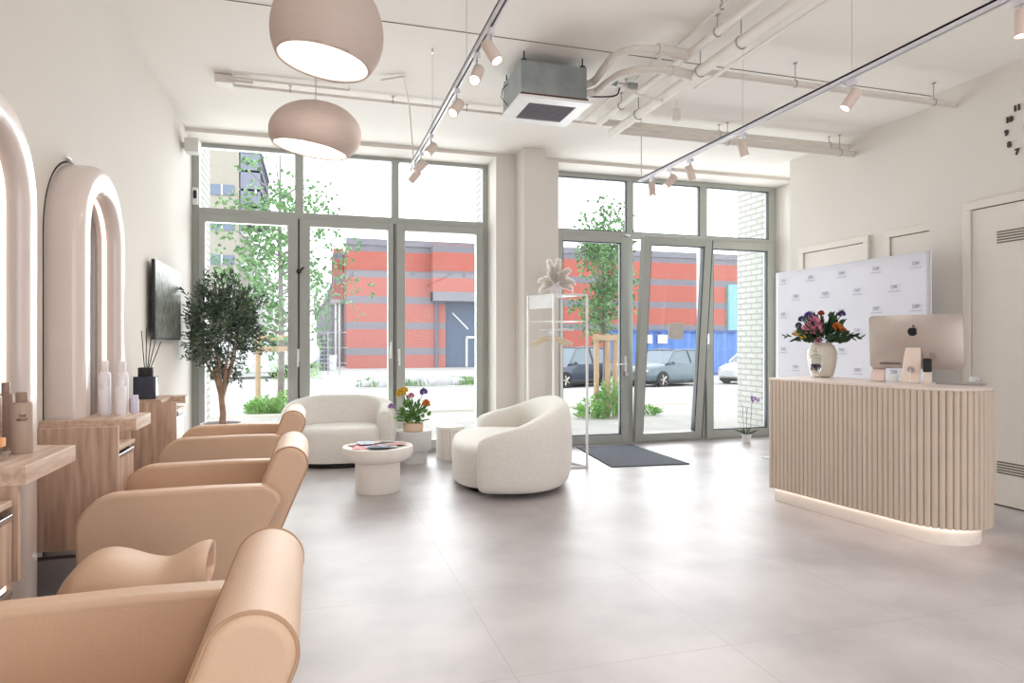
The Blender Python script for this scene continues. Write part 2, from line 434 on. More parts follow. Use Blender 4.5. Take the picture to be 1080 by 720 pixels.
MB().box(5.345, 6.24, 8.13, 8.138, .125, 2.66).build('pane', M['glass'], sash, world=True, root=w2, smooth=0)
gasket(w2, 5.345, 6.24, .125, 2.66, YG - .015)
MB().box(2.9, 6.4, YG - .02, 8.2, 0, .02).build('threshold', M['frame'], w2, world=True, smooth=0)

d1 = thing('door_1', 'grey framed glass entrance door', None, (3.5, YG, 0), kind='structure')
s_ = MB()
for i, q in enumerate(((2.985, 3.10, .02, 2.76), (3.935, 4.04, .02, 2.76), (3.10, 3.935, .02, .12), (3.10, 3.935, 2.68, 2.76))): s_.box(q[0], q[1], YG - .03 + i * .0006, 8.17 - i * .0006, q[2], q[3])
s_.build('door_frame', M['frame'], d1, world=True, smooth=0, bevel=.005)
MB().box(3.10, 3.935, 8.13, 8.138, .12, 2.68).build('pane', M['glass'], d1, world=True, smooth=0)
gasket(d1, 3.10, 3.935, .12, 2.68, YG - .015)
hd = MB().box(3.975, 4.005, YG - .042, YG - .03, .93, 1.17).cyl((3.99, YG - .03, 1.06), (3.99, YG - .085, 1.06), .011)
hd.cyl((3.99, YG - .08, 1.06), (3.85, YG - .08, 1.06), .01)
hd.build('door_handle', M['white'], d1, world=True)
MB().cyl((3.995, YG - .03, .93), (3.995, YG - .07, .93), .032, n=24).build('lock', M['steel'], d1, world=True)
MB().box(3.98, 4.06, YG - .05, YG, 2.77, 2.79).build('door_closer', M['white'], d1, world=True, smooth=0)

w3 = thing('window_3', 'middle glazed sash tilted open at the top', None, (4.64, YG, 0), kind='structure')
R6 = Matrix.Translation((4.64, YG, .02)) @ Matrix.Rotation(math.radians(5.6), 4, 'X') @ Matrix.Translation((-4.64, -YG, -.02))
s_ = MB()
for i, q in enumerate(((4.13, 4.245, .02, 2.76), (5.045, 5.15, .02, 2.76), (4.245, 5.045, .02, .125), (4.245, 5.045, 2.65, 2.76))): s_.box(q[0], q[1], YG - .035 + i * .0006, 8.165 - i * .0006, q[2], q[3])
s_.bm.transform(R6); s_.build('sash', M['frame'], w3, world=True, smooth=0, bevel=.005)
s_ = MB().box(4.245, 5.045, 8.13, 8.138, .125, 2.65); s_.bm.transform(R6); s_.build('pane', M['glass'], w3, world=True, smooth=0)
s_ = MB()
t = .012
for a in ((4.245, 4.257, .125, 2.65), (5.033, 5.045, .125, 2.65), (4.245, 5.045, 2.638, 2.65)): s_.box(a[0], a[1], YG - .02, 8.16, a[2], a[3])
s_.box(5.15, 5.165, YG - .03, YG + .06, .03, 2.74)
s_.bm.transform(R6); s_.build('gasket', M['gasket'], w3, world=True, smooth=0)
hm = MB().box(5.215, 5.245, YG - .045, YG - .0, 1.26, 1.42).cyl((5.23, YG - .03, 1.34), (5.23, YG - .09, 1.34), .011).box(5.219, 5.241, YG - .10, YG - .082, 1.33, 1.47)
hm.build('handle', M['white'], w2, world=True, bevel=.003)
o = MB().box(4.585, 4.81, 8.115, 8.122, 1.40, 1.62)
o.bm.transform(R6)
st = tag(o.build('glass_sticker', mat('frosted_sticker', (196, 190, 182), .7), smooth=0, loc=(4.7, 8.0, 1.4)), 'pale square sticker on the tilted glass sash', 'sticker')

# --- interior doors on the right-hand wall
def wall_door(idx, X, y0, y1, ztop, label, fw=.07):
    t_ = thing('door_%d' % idx, label, None, (X, (y0 + y1) / 2, 0), kind='structure')
    f = MB()
    for a in ((y0, y0 + fw, 0, ztop - fw), (y1 - fw, y1, 0, ztop - fw), (y0, y1, ztop - fw, ztop)): f.box(X - .035, X + .01, a[0], a[1], a[2], a[3])
    f.build('door_frame', M['doorpaint'], t_, world=True, smooth=0, bevel=.004)
    MB().box(X - .018, X + .01, y0 + fw + .006, y1 - fw - .006, .012, ztop - fw - .008).build('door_leaf', M['doorpaint'], t_, world=True, smooth=0)
    MB().box(X - .009, X + .009, y0 + fw, y1 - fw, 0, ztop - fw).build('gap', M['gap'], t_, world=True, smooth=0)
    return t_
wall_door(2, XF, 5.711, 6.765, 2.50, 'painted cupboard door at the far end behind the banner')
wall_door(3, XF, 4.80, 5.503, 2.50, 'painted cupboard door beside the wall step')
d4 = wall_door(4, XN, 3.25, 4.42, 2.56, 'tall painted door with louvred vents nearest the desk')
for z0 in (2.17, .27):
    v = MB()
    for k in range(5): v.box(XN - .022, XN - .012, 3.55, 4.125, z0 + k * .022, z0 + k * .022 + .011)
    v.build('vent', M['slot'], d4, world=True, smooth=0)
kb = MB().lathe([(.028, 0), (.028, .012), (.012, .016), (.012, .04), (.024, .045), (.026, .06), (.016, .066)], 20, M4=basis((XN - .018, 4.30, 1.035), (0, 1, 0), (0, 0, 1), (-1, 0, 0)))
kb.build('door_knob', M['white'], d4, world=True)

# ------------------------------------------------------------------ reception desk
A = Vector((3.73, 4.80)); cc = Vector((4.19, 3.60)); R_ = .30
def desk_path(off=0.0, n=24):
    a0 = math.atan2(-.15, -.99); a1 = math.atan2(.15, .99)
    p = [(A.x + off, A.y)]
    r = R_ - off
    for i in range(n + 1):
        a = a0 + (a1 - a0) * i / n
        p.append((cc.x + r * math.cos(a), cc.y + r * math.sin(a)))
    p.append((4.32 - off, 4.89))
    return p
desk = thing('reception_desk', 'sand coloured reception desk with a fluted curved front and lit white plinth', 'desk', (4.1, 4.1, 0))
MB().prism(desk_path(.03), .122, 1.028, 'xy').build('body', M['flute'], desk, world=True, smooth=0)
MB().prism(desk_path(.05), .0, .112, 'xy').build('plinth', M['plinth'], desk, world=True, smooth=40)
MB().prism(desk_path(-.012, 32), 1.030, 1.050, 'xy').build('desktop', mat('pale_desktop', (226, 212, 204), .4), desk, world=True, smooth=40, bevel=.003)
# ribs: half-round flutes following the front edge
pp = [Vector(p) for p in desk_path(.0, 60)][:-1]
seg = [0]
for i in range(1, len(pp)): seg.append(seg[-1] + (pp[i] - pp[i - 1]).length)
tot = seg[-1]
def at_s(s):
    s = min(max(s, 0), tot)
    for i in range(1, len(seg)):
        if s <= seg[i] + 1e-9:
            t = (s - seg[i - 1]) / (seg[i] - seg[i - 1]); d = (pp[i] - pp[i - 1]).normalized()
            return pp[i - 1].lerp(pp[i], t), Vector((d.y, -d.x))
    return pp[-1], Vector((1, 0))
NR = int(round(tot / .0405)); K = 8; vs = []
mb = MB()
for r in range(NR):
    for k in range(K + 1):
        if k == K and r < NR - 1: continue
        u = k / K; p, nn = at_s((r + u) * tot / NR)
        h = .018 * math.sqrt(max(0, 1 - (2 * u - 1) ** 2))
        q = p + (-nn if (nn.dot(Vector((1, 0))) > 0 and p.x < 4.0 and p.y > 3.6) else nn) * h
        vs.append(q)
def outward(p, q): return q
a_ = [mb.bm.verts.new((q.x, q.y, .12)) for q in vs]; b_ = [mb.bm.verts.new((q.x, q.y, 1.03)) for q in vs]
inn = [at_s(i * tot / (len(vs) - 1))[0] for i in range(len(vs))]
inn = [(p + (cc - p).normalized() * .03) for p in inn]
c_ = [mb.bm.verts.new((q.x, q.y, .12)) for q in inn]; e_ = [mb.bm.verts.new((q.x, q.y, 1.03)) for q in inn]
for i in range(len(vs) - 1):
    mb.bm.faces.new((a_[i], a_[i + 1], b_[i + 1], b_[i])); mb.bm.faces.new((a_[i + 1], a_[i], c_[i], c_[i + 1])); mb.bm.faces.new((b_[i], b_[i + 1], e_[i + 1], e_[i]))
mb.build('fluted_panel', M['flute'], desk, world=True, smooth=25)
# LED strip tucked under the front edge
led = [(p[0], p[1], .115) for p in desk_path(.035, 30)[:-1]]
MB().tube(led, .006, 6).build('led_strip', M['led'], desk, world=True)

# things on the desk
def flower_head(mb, c, r, n=26, flat=.8):
    c = Vector(c)
    for k in range(n):
        th = PI * (k + .5) / n * .75; ph = k * 2.4
        d = Vector((math.sin(th) * math.cos(ph), math.sin(th) * math.sin(ph), math.cos(th) * flat))
        mb.leaf(c + d * r * .25, d + Vector((0, 0, .15)), r * .8, r * .6, nrm=Vector((-d.y, d.x, .2)))
FC = {k: mat('petal_' + k, c, .7, var=.1, scale=60) for k, c in dict(pink=(232, 150, 180), purple=(126, 92, 170), violet=(92, 74, 140), orange=(232, 140, 60), yellow=(236, 196, 60), lilac=(186, 150, 205), red=(190, 70, 60), white=(245, 238, 245)).items()}
vx, vy = 4.20, 4.72
vase = thing('flower_vase', 'cream ceramic vase of mixed flowers on the reception desk', 'vase', (vx, vy, 1.05))
MB().lathe([(.05, 0), (.085, .01), (.105, .08), (.118, .16), (.118, .22), (.10, .265), (.078, .285), (.072, .30), (.062, .295), (.08, .26), (.05, .2)], 40, cap=False).build('vase_body', M['ceramic'], vase)
g = MB(); r2 = random.Random(3)
heads = [('violet', -.16, 0, .50, .035), ('purple', -.11, .05, .53, .045), ('violet', -.19, .02, .45, .03), ('pink', -.05, -.08, .46, .068), ('pink', -.10, -.07, .41, .06), ('pink', -.03, -.11, .40, .055), ('pink', -.02, -.09, .315, .035),
         ('orange', .12, -.05, .43, .045), ('orange', .16, 0, .40, .035), ('violet', .15, .02, .54, .035), ('red', -.01, .02, .55, .03), ('yellow', -.2, -.02, .37, .03), ('yellow', -.14, -.08, .35, .03), ('lilac', -.08, 0, .5, .04)]
ax = Vector((.67, -.74, 0)); dp = Vector((.74, .67, 0))
stems = MB()
for (cn, dx, dy, z, r) in heads:
    tip = ax * dx + dp * dy * 1.0 + Vector((0, 0, z))
    stems.tube([Vector((dx * .1, dy * .1, .25)), Vector((tip.x * .5, tip.y * .5, .25 + (z - .25) * .55)), tip], .004, 5)
stems.build('stem', M['leaf_d2'], vase)
for k in range(330):
    a = r2.uniform(0, 2 * PI); el = r2.uniform(-.15, 1.25); d = Vector((math.cos(a) * math.cos(el), math.sin(a) * math.cos(el), math.sin(el)))
    rad = r2.uniform(.05, .19)
    p = Vector((0, 0, .31)) + Vector((d.x * rad, d.y * rad, abs(d.z) * rad * 1.1))
    g.leaf(p, d + Vector((0, 0, r2.uniform(-.2, .5))), r2.uniform(.05, .10), r2.uniform(.02, .036), nrm=Vector((r2.uniform(-1, 1), r2.uniform(-1, 1), r2.uniform(-1, 1))))
for s_ in (-1, 1):
    for k in range(7):
        g.leaf(ax * s_ * (.15 + .022 * k) + Vector((0, 0, .34 + .01 * (k % 3))), ax * s_ + Vector((0, 0, (-1) ** k * .6)), .06, .03)
g.build('foliage', M['leaf_d2'], vase, smooth=0)
for (cn, dx, dy, z, r) in heads:
    f = MB(); flower_head(f, ax * dx + dp * dy + Vector((0, 0, z)), r); f.build('blossom', FC[cn], vase, smooth=0)

jar = thing('candle_jar', 'footed clear glass jar with a lid and dark sweets, in front of the vase', 'jar', (4.03, 4.60, 1.05))
MB().lathe([(.035, 0), (.036, .006), (.008, .012), (.007, .045), (.03, .055), (.048, .09), (.052, .17), (.054, .172), (.049, .168), (.045, .09), (.02, .06)], 32, cap=False).build('jar_body', M['clear'], jar)
MB().lathe([(.055, .174), (.05, .186), (.02, .20), (.007, .205), (.006, .215), (.016, .228), (.014, .245), (.002, .255)], 32).build('lid', M['clear'], jar)
cn = MB()
for k in range(46):
    a = r2.uniform(0, 6.28); q = r2.uniform(0, .036)
    cn.box(-.008, .008, -.008, .008, -.008, .008, Matrix.Rotation(r2.uniform(0, 3), 3, 'X') @ Matrix.Rotation(r2.uniform(0, 3), 3, 'Z'))
    for v in list(cn.bm.verts)[-8:]: v.co += Vector((q * math.cos(a), q * math.sin(a), .072 + .045 * r2.random()))
tag(cn.build('sweets', mat('dark_sweets', (60, 54, 70), .5), jar, smooth=0), kind='stuff')

# computer seen from behind
cx, cy = 4.31, 3.895
rx = Vector((.455, -.891, 0)); rn = Vector((-.891, -.455, 0))
comp = thing('desktop_computer', 'silver all-in-one computer seen from behind on the reception desk', 'computer', (cx, cy, 1.05))
B = basis((0, 0, 0), rx, (0, 0, 1), -rn)   # local x right, y up, z away from camera
tilt = Matrix.Translation((0, .30, 0)) @ Matrix.Rotation(math.radians(-5), 4, 'X') @ Matrix.Translation((0, -.30, 0))
def cpart(mb, name, m, par=None, tl=True, **k):
    mb.bm.transform(B @ tilt if tl else B)
    return mb.build(name, m, par or comp, **k)
m_ = MB(); W_, H_ = .312, .202; yc = .305
grid = []
n1, n2 = 24, 16
for j in range(n2 + 1):
    row = []
    for i in range(n1 + 1):
        u = -1 + 2 * i / n1; v = -1 + 2 * j / n2
        z = -.012 - .045 * max(0, (1 - abs(u) ** 2.6)) * max(0, (1 - abs(v) ** 2.6))
        x = u * W_; y = v * H_
        e = .03
        ax_, ay_ = abs(x) - (W_ - e), abs(y) - (H_ - e)
        if ax_ > 0 and ay_ > 0:
            L = math.hypot(ax_, ay_)
            if L > e: x = math.copysign(W_ - e + ax_ * e / L, x); y = math.copysign(H_ - e + ay_ * e / L, y)
        row.append(m_.bm.verts.new((x, y + yc, z)))
    grid.append(row)
for j in range(n2):
    for i in range(n1): m_.bm.faces.new((grid[j][i], grid[j][i + 1], grid[j + 1][i + 1], grid[j + 1][i]))
cpart(m_, 'housing', M['alu'], smooth=60)
m_ = MB(); m_.prism([(x, y + yc) for x, y in rr(-W_, W_, -H_, H_, .03)], -.0125, 0, 'xy'); cpart(m_, 'bezel', M['alu'])
m_ = MB(); m_.prism([(x, y + yc) for x, y in rr(-W_ + .004, W_ - .004, -H_ + .06, H_ - .004, .02)], .0, .003, 'xy'); cpart(m_, 'screen', M['screen'])
# apple shaped emblem
ap = []
for i in range(48):
    a = 2 * PI * i / 48
    r = 1 - .15 * math.exp(-((math.atan2(math.sin(a - PI / 2), math.cos(a - PI / 2))) ** 2) / .08) - .06 * math.exp(-((math.atan2(math.sin(a + PI / 2), math.cos(a + PI / 2))) ** 2) / .05)
    x, y = r * math.cos(a) * (1.0 + .06 * math.sin(a)), r * math.sin(a) * 1.08
    bx, by = 1.25, .12
    dd = math.hypot(x - bx, y - by)
    if dd < .5: x = bx + (x - bx) * .5 / dd; y = by + (y - by) * .5 / dd
    ap.append((x, y))
m_ = MB()
m_.prism([(x * .030, y * .030 + yc + .080) for x, y in ap], -.067, -.050, 'xy')
lf = [(.002 + .011 * (t_) , .030 + .016 * t_) for t_ in (0, 1)]
m_.prism([(.0005, .030 + yc + .085), (.005, .031 + yc + .085), (.010, .037 + yc + .085), (.011, .044 + yc + .085), (.005, .042 + yc + .085), (.001, .036 + yc + .085)], -.067, -.050, 'xy')
cpart(m_, 'emblem', M['black'], smooth=0)
m_ = MB(); m_.prism([(-.062, .008), (.062, .008), (.058, .18), (.048, .27), (-.048, .27), (-.058, .18)], -.118, -.112, 'xy')
for v in m_.bm.verts: v.co.z += .16 * (v.co.y / .27) ** 1 * .42
m_.prism([(x, z) for x, z in rr(-.062, .062, -.118, .07, .01)], .0, .008, 'xz') if False else m_.box(-.062, .062, 0, .008, -.118, .06)
cpart(m_, 'stand', M['alu_light'], tl=False, bevel=.003)
m_ = MB().cyl((0, .10, -.10), (0, .10, -.085), .022, n=24); m_.bm.transform(Matrix.Translation((0, 0, -.012))); cpart(m_, 'cable_port', M['greysteel'], tl=False)
m_ = MB().tube([(0, .10, -.112), (.006, .06, -.15), (.012, .012, -.16), (.05, .006, -.13), (.10, .006, -.05)], .0035, 6); cpart(m_, 'power_cable', M['white'], tl=False)
m_ = MB()
for k in range(9): m_.box(-.235 + k * .016, -.225 + k * .016, yc - .170, yc - .160, -.040, -.020)
cpart(m_, 'ports', M['slot'], smooth=0)

ph = thing('phone_stand', 'black phone held upright in a pale charging stand beside the computer', 'phone stand', (4.245, 3.735, 1.05), 0)
Bp = basis((0, 0, 0), (.67, -.74, 0), (0, 0, 1), (.74, .67, 0))
m_ = MB().prism(rr(-.02, .02, .01, .10, .006), .0, .02, 'xy').box(-.045, .045, 0, .012, -.045, .05); m_.bm.transform(Bp); m_.build('stand', M['alu_light'], ph, bevel=.003)
m_ = MB().prism(rr(-.028, .028, .085, .185, .012), -.012, -.001, 'xy'); m_.bm.transform(Bp); m_.build('phone', M['screen'], ph, bevel=.002)
lf = thing('leaflet_holder', 'small stepped stand of pink leaflets at the left of the computer', 'leaflets', (4.17, 4.10, 1.05))
for k in range(3):
    m_ = MB().box(-.045, .045, .004 + k * .001, .075 + .018 * k, .03 * k - .03, .03 * k - .024)
    m_.bm.transform(basis((0, 0, 0), (.60, -.80, 0), Vector((.24, .18, .95)), (.8, .6, 0))); m_.build('leaflet', mat('pink_paper', (232, 206, 198), .7), lf, smooth=0)
m_ = MB().box(-.055, .055, 0, .006, -.05, .06); m_.bm.transform(basis((0, 0, 0), (.60, -.80, 0), (0, 0, 1), (.8, .6, 0))); m_.build('holder', M['clear'], lf, smooth=0)
st2 = MB().box(-.035, .035, 0, .055, -.03, .03); st2.bm.transform(basis((0, 0, 0), (.67, -.74, 0), (0, 0, 1), (.74, .67, 0)))
tag(st2.build('card_box', M['white'], smooth=0, loc=None, bevel=.002), 'small white box of cards between the leaflets and the computer stand', 'box').location = (4.215, 4.005, 1.05)
kb_ = MB().box(-.14, .14, 0, .012, -.055, .055); kb_.bm.transform(basis((0, 0, 0), (.455, -.891, 0), (0, 0, 1), (.891, .455, 0)))
tag(kb_.build('keyboard', M['greysteel'], smooth=0, bevel=.003), 'flat grey keyboard lying by the foot of the computer', 'keyboard').location = (4.40, 3.60, 1.05)

# ------------------------------------------------------------------ banner behind the desk
bn = thing('backdrop_banner', 'tall white fabric backdrop with small grey logos behind the reception desk', 'banner', (5.25, 5.6, 0))
n = 60; v = []; f = []
for j in range(13):
    for i in range(n + 1):
        y = 4.60 + (6.635 - 4.60) * i / n; z = .06 + (2.17 - .06) * j / 12
        v.append((5.25 - .003 * math.sin(y * 5 + z) * math.sin(z * 1.5), y, z))
for j in range(12):
    for i in range(n): f.append((j * (n + 1) + i, j * (n + 1) + i + 1, (j + 1) * (n + 1) + i + 1, (j + 1) * (n + 1) + i))
m_ = MB(); m_.add(v, f); o = m_.build('fabric', M['banner'], bn, world=True, smooth=60)
sd = o.modifiers.new('thick', 'SOLIDIFY'); sd.thickness = .004
fr = MB()
for y in (4.61, 6.625): fr.cyl((5.275, y, 0), (5.275, y, 2.165), .012)
fr.cyl((5.275, 4.6, 2.163), (5.275, 6.635, 2.163), .012).cyl((5.275, 4.6, .07), (5.275, 6.635, .07), .012)
for y in (4.66, 6.57): fr.box(5.02, 5.40, y - .03, y + .03, 0, .012)
fr.build('frame', M['white'], bn, world=True)
row = 0
for zr in (2.055, 1.86, 1.665, 1.46, 1.26, 1.06, .86):
    for k in range(6):
        y = 6.507 - k * .445 - (.21 if row % 2 else 0)
        if y < 4.66: continue
        T = basis((5.236, y, zr + .012), (0, -1, 0), (0, 0, 1), (-1, 0, 0))
        lg = text('logo', 'SW', .052, M['print'], bn, ROOT[bn].inverted() @ T)
        a = MB(); 
        for q in range(9): a.box(5.2345, 5.2365, y - .066 + q * .0148, y - .066 + q * .0148 + .009, zr - .030, zr - .024)
        a.build('logo_line', M['print'], lg, world=True, root=bn, smooth=0)
    row += 1

# ------------------------------------------------------------------ wall clock of separate numerals
ck = thing('wall_clock', 'large wall clock of separate dark numerals on the right wall', 'clock', (XN, 3.885, 3.066))
for nmb in range(1, 13):
    a = math.radians(90 - 30 * nmb); rad = .20
    T = basis((-.006, -rad * .86 * math.cos(a), rad * 1.02 * math.sin(a)), (0, -1, 0), (0, 0, 1), (-1, 0, 0))
    text('numeral', str(nmb), .062, mat('dark_numeral', (58, 48, 44), .5) if nmb == 1 else bpy.data.materials['dark_numeral'], ck, T, .004, .0035)
m_ = MB().lathe([(.022, 0), (.022, .02), (.015, .026)], 24, M4=basis((0, 0, 0), (0, 1, 0), (0, 0, 1), (-1, 0, 0))); m_.build('hub', M['darkmetal'], ck)
for a, L in ((math.radians(62), .12), (math.radians(20), .08)):
    m_ = MB().box(-L, .0, -.004, .004, -.002, .002); m_.bm.transform(basis((-.022, 0, 0), (0, math.cos(a), -math.sin(a)), (0, math.sin(a), math.cos(a)), (-1, 0, 0))); m_.build('hand', M['darkmetal'], ck, smooth=0)

# ------------------------------------------------------------------ lounge: curved armchair and sofa
def smoothstep(t): t = min(max(t, 0), 1); return t * t * (3 - 2 * t)
def shell(a, b, thm, t, ztop, zarm, z0=.05, sq=2.3, n=64, m=28):
    """curved upholstered back wrapping round into two arms; opens toward -y"""
    mb = MB(); rings = []
    for i in range(n + 1):
        s = -1 + 2 * i / n; th = s * thm
        si, co = math.sin(th), math.cos(th)
        px = a * math.copysign(abs(si) ** (2 / sq), si); py = b * math.copysign(abs(co) ** (2 / sq), co)
        # outward normal of superellipse
        nx = math.copysign(abs(px / a) ** (sq - 1), px) / a; ny = math.copysign(abs(py / b) ** (sq - 1), py) / b
        L = math.hypot(nx, ny); nx, ny = nx / L, ny / L
        zt = zarm + (ztop - zarm) * (1 - min(1, max(0, (abs(s) - .10) / .90)) ** 1.35)
        cap = min(1, (1 - abs(s)) / .055); cs = math.sqrt(max(0, 1 - (1 - cap) ** 2)) if cap < 1 else 1
        cs = max(cs, .02)
        ring = []
        for k in range(m):
            ph = 2 * PI * k / m; c_, s_ = math.cos(ph), math.sin(ph); e = .55
            u = math.copysign(abs(c_) ** e, c_) * t / 2; w_ = math.copysign(abs(s_) ** e, s_)
            zc = (zt + z0) / 2; z = zc + w_ * (zt - z0) / 2 * (.55 + .45 * cs)
            bulge = .035 * math.cos((z - .38) * 2.6) if u > 0 else 0
            uu = (u * cs) - t / 2 + bulge * cs
            ring.append(mb.bm.verts.new((px + nx * uu, py + ny * uu, z)))
        rings.append(ring)
    for i in range(n):
        for k in range(m): mb.bm.faces.new((rings[i][k], rings[i + 1][k], rings[i + 1][(k + 1) % m], rings[i][(k + 1) % m]))
    mb.bm.faces.new(rings[0]); mb.bm.faces.new(rings[-1])
    return mb
def seat_pad(a, b, yc, z0, z1, sq=2.6, n=56, r=.07, flat=None):
    mb = MB(); rings = []
    prof = [(.0 + 1 - .02, z0)] + [(1.0, z0 + .03)] + [(1.0, z1 - r)] + [(1 - (1 - math.cos(q * PI / 8)) * r / min(a, b), z1 - r + r * math.sin(q * PI / 8)) for q in range(1, 5)] + [(.5, z1 + .012)]
    for sc_, z in prof:
        ring = []
        for i in range(n):
            th = 2 * PI * i / n; si, co = math.sin(th), math.cos(th)
            x = a * math.copysign(abs(si) ** (2 / sq), si) * sc_; y = b * math.copysign(abs(co) ** (2 / sq), co) * sc_
            if flat and y < -flat: y = -flat - (abs(y) - flat) * .25
            ring.append(mb.bm.verts.new((x, y + yc, z)))
        rings.append(ring)
    for j in range(len(rings) - 1):
        for i in range(n): mb.bm.faces.new((rings[j][i], rings[j][(i + 1) % n], rings[j + 1][(i + 1) % n], rings[j + 1][i]))
    mb.bm.faces.new(rings[0]); mb.bm.faces.new(rings[-1])
    return mb
def sofa(name, label, cat, loc, rz, a, b, thm, t, ztop, zarm, sa, sb, sy, sq=2.3):
    s = thing(name, label, cat, loc, rz)
    shell(a, b, math.radians(thm), t, ztop, zarm, sq=sq).build('backrest', M['boucle'], s, smooth=60)
    seat_pad(sa, sb, sy, .06, .43).build('seat', M['boucle'], s, smooth=60)
    seat_pad(sa * .86, sb * .86, sy + .02, 0, .07, r=.01).build('base', M['black'], s, smooth=60)
    return s
sofa('curved_armchair', 'white boucle curved loveseat in front of the left windows', 'armchair', (.28, 7.64, 0), math.radians(-4),   .60, .41, 126, .18, .75, .58, .46, .33, -.02, sq=2.7)
sofa('curved_sofa', 'large white boucle curved sofa seen from its back near the pillar', 'sofa', (1.83, 6.35, 0), math.radians(-103), .97, .60, 118, .20, .80, .50, .78, .46, -.07, sq=2.4)

tb = thing('coffee_table', 'round cream pedestal coffee table spread with magazines', 'table', (.56, 6.16, 0))
MB().lathe([(.20, 0), (.202, .004), (.202, .30)], 56).build('pedestal', M['table'], tb, smooth=40)
MB().lathe([(.20, .27), (.255, .28), (.30, .305), (.317, .345), (.318, .395), (.312, .408), (.298, .410), (.29, .402)], 64).build('tabletop', M['table'], tb, smooth=50)
cols = [(140, 50, 58), (200, 120, 120), (60, 62, 80), (150, 160, 176), (170, 76, 80), (206, 198, 200), (44, 44, 54), (150, 156, 170), (200, 150, 140), (80, 84, 100)]
spots = [(-.17, .03, 20), (-.15, -.06, -15), (-.05, .10, 70), (-.03, -.10, 40), (.03, .03, -30), (.08, -.08, 15), (.11, .07, 60), (-.10, .13, 5), (.16, -.02, -60), (.0, -.16, 80)]
names = ['dark red magazine at the left edge of the round table', 'pale pink magazine on the left of the round table', 'navy magazine at the back of the round table', 'blue grey magazine near the front left of the round table',
         'rose magazine in the middle of the round table', 'white magazine at the front of the round table', 'black magazine on the right back of the round table', 'light grey magazine at the back left of the round table', 'peach magazine at the right edge of the round table', 'slate magazine at the very front of the round table']
for k, ((x, y, a), c) in enumerate(zip(spots, cols)):
    q = MB().box(-.068, .068, -.10, .10, 0, .002).box(-.05, .05, -.02, .06, .002, .0026)
    m1 = mat('magazine_cover', c, .65, var=.25, scale=14, spec=.1, c2=tuple(min(255, v_ + (60 if k % 2 else -30)) if v_ + (60 if k % 2 else -30) > 0 else 10 for v_ in c))
    o = q.build('magazine', m1, smooth=0); o.location = (.56 + x, 6.16 + y, 0.4035 + .0022 * k); o.rotation_euler = (0, 0, math.radians(a))
    tag(o, names[k], 'magazine', 'magazines on the round table')

dr = thing('side_table', 'pale grey stepped drum side table between the armchair and sofa', 'side table', (1.08, 7.50, 0))
MB().lathe([(.15, 0), (.15, .15)], 48).build('base', M['grey_plinth'], dr, smooth=40)
MB().lathe([(.20, .148), (.203, .152), (.203, .352), (.20, .36)], 48).build('tabletop', M['grey_plinth'], dr, smooth=40)
fl = MB(); pts = []
for i in range(24 * 8):
    a = 2 * PI * i / (24 * 8); r = .145 + .012 * abs(math.sin(a * 12)); pts.append((r * math.cos(a), r * math.sin(a)))
st = thing('fluted_stool', 'small white fluted drum stool behind the left end of the sofa', 'stool', (1.52, 7.62, 0))
fl.prism(pts, 0, .33, 'xy').build('fluted_body', M['table'], st, smooth=35)
MB().lathe([(.16, .33), (.167, .335), (.167, .372), (.16, .38)], 48).build('seat', M['table'], st, smooth=40)

fp = thing('flower_pot', 'peach pot of colourful flowers on the drum side table', 'potted flowers', (1.07, 7.46, .36))
MB().lathe([(.095, 0), (.112, .005), (.115, .085), (.105, .088), (.1, .07)], 36).build('pot', M['terra'], fp, smooth=40)
ax = Vector((.958, -.286, 0)); dp = Vector((.286, .958, 0)); g = MB(); stems = MB()
hh = [('yellow', -.13, -.03, .42, .06), ('yellow', -.10, .02, .45, .045), ('pink', -.02, -.02, .39, .042), ('purple', .115, .02, .43, .05), ('orange', .15, -.05, .31, .05), ('lilac', -.235, -.04, .27, .045), ('orange', .165, .0, .285, .03)]
for (cn, dx, dy, z, r) in hh:
    tip = ax * dx + dp * dy + Vector((0, 0, z)); stems.tube([Vector((dx * .2, 0, .08)), ax * dx * .45 + Vector((0, 0, .08 + (z - .08) * .6)), tip], .004, 5)
stems.build('stem', M['leaf_g'], fp)
for k in range(240):
    a = r2.uniform(0, 2 * PI); el = r2.uniform(.1, 1.4); d = Vector((math.cos(a) * math.cos(el), math.sin(a) * math.cos(el), math.sin(el))); rad = r2.uniform(.03, .24)
    g.leaf(Vector((0, 0, .09)) + Vector((d.x * rad * .8, d.y * rad * .6, d.z * rad)), d, r2.uniform(.05, .1), r2.uniform(.018, .034), nrm=Vector((r2.uniform(-1, 1), r2.uniform(-1, 1), r2.uniform(-1, 1))))
g.build('foliage', M['leaf_g'], fp, smooth=0)
for (cn, dx, dy, z, r) in hh:
    f = MB(); flower_head(f, ax * dx + dp * dy + Vector((0, 0, z)), r); f.build('blossom', FC[cn], fp, smooth=0)

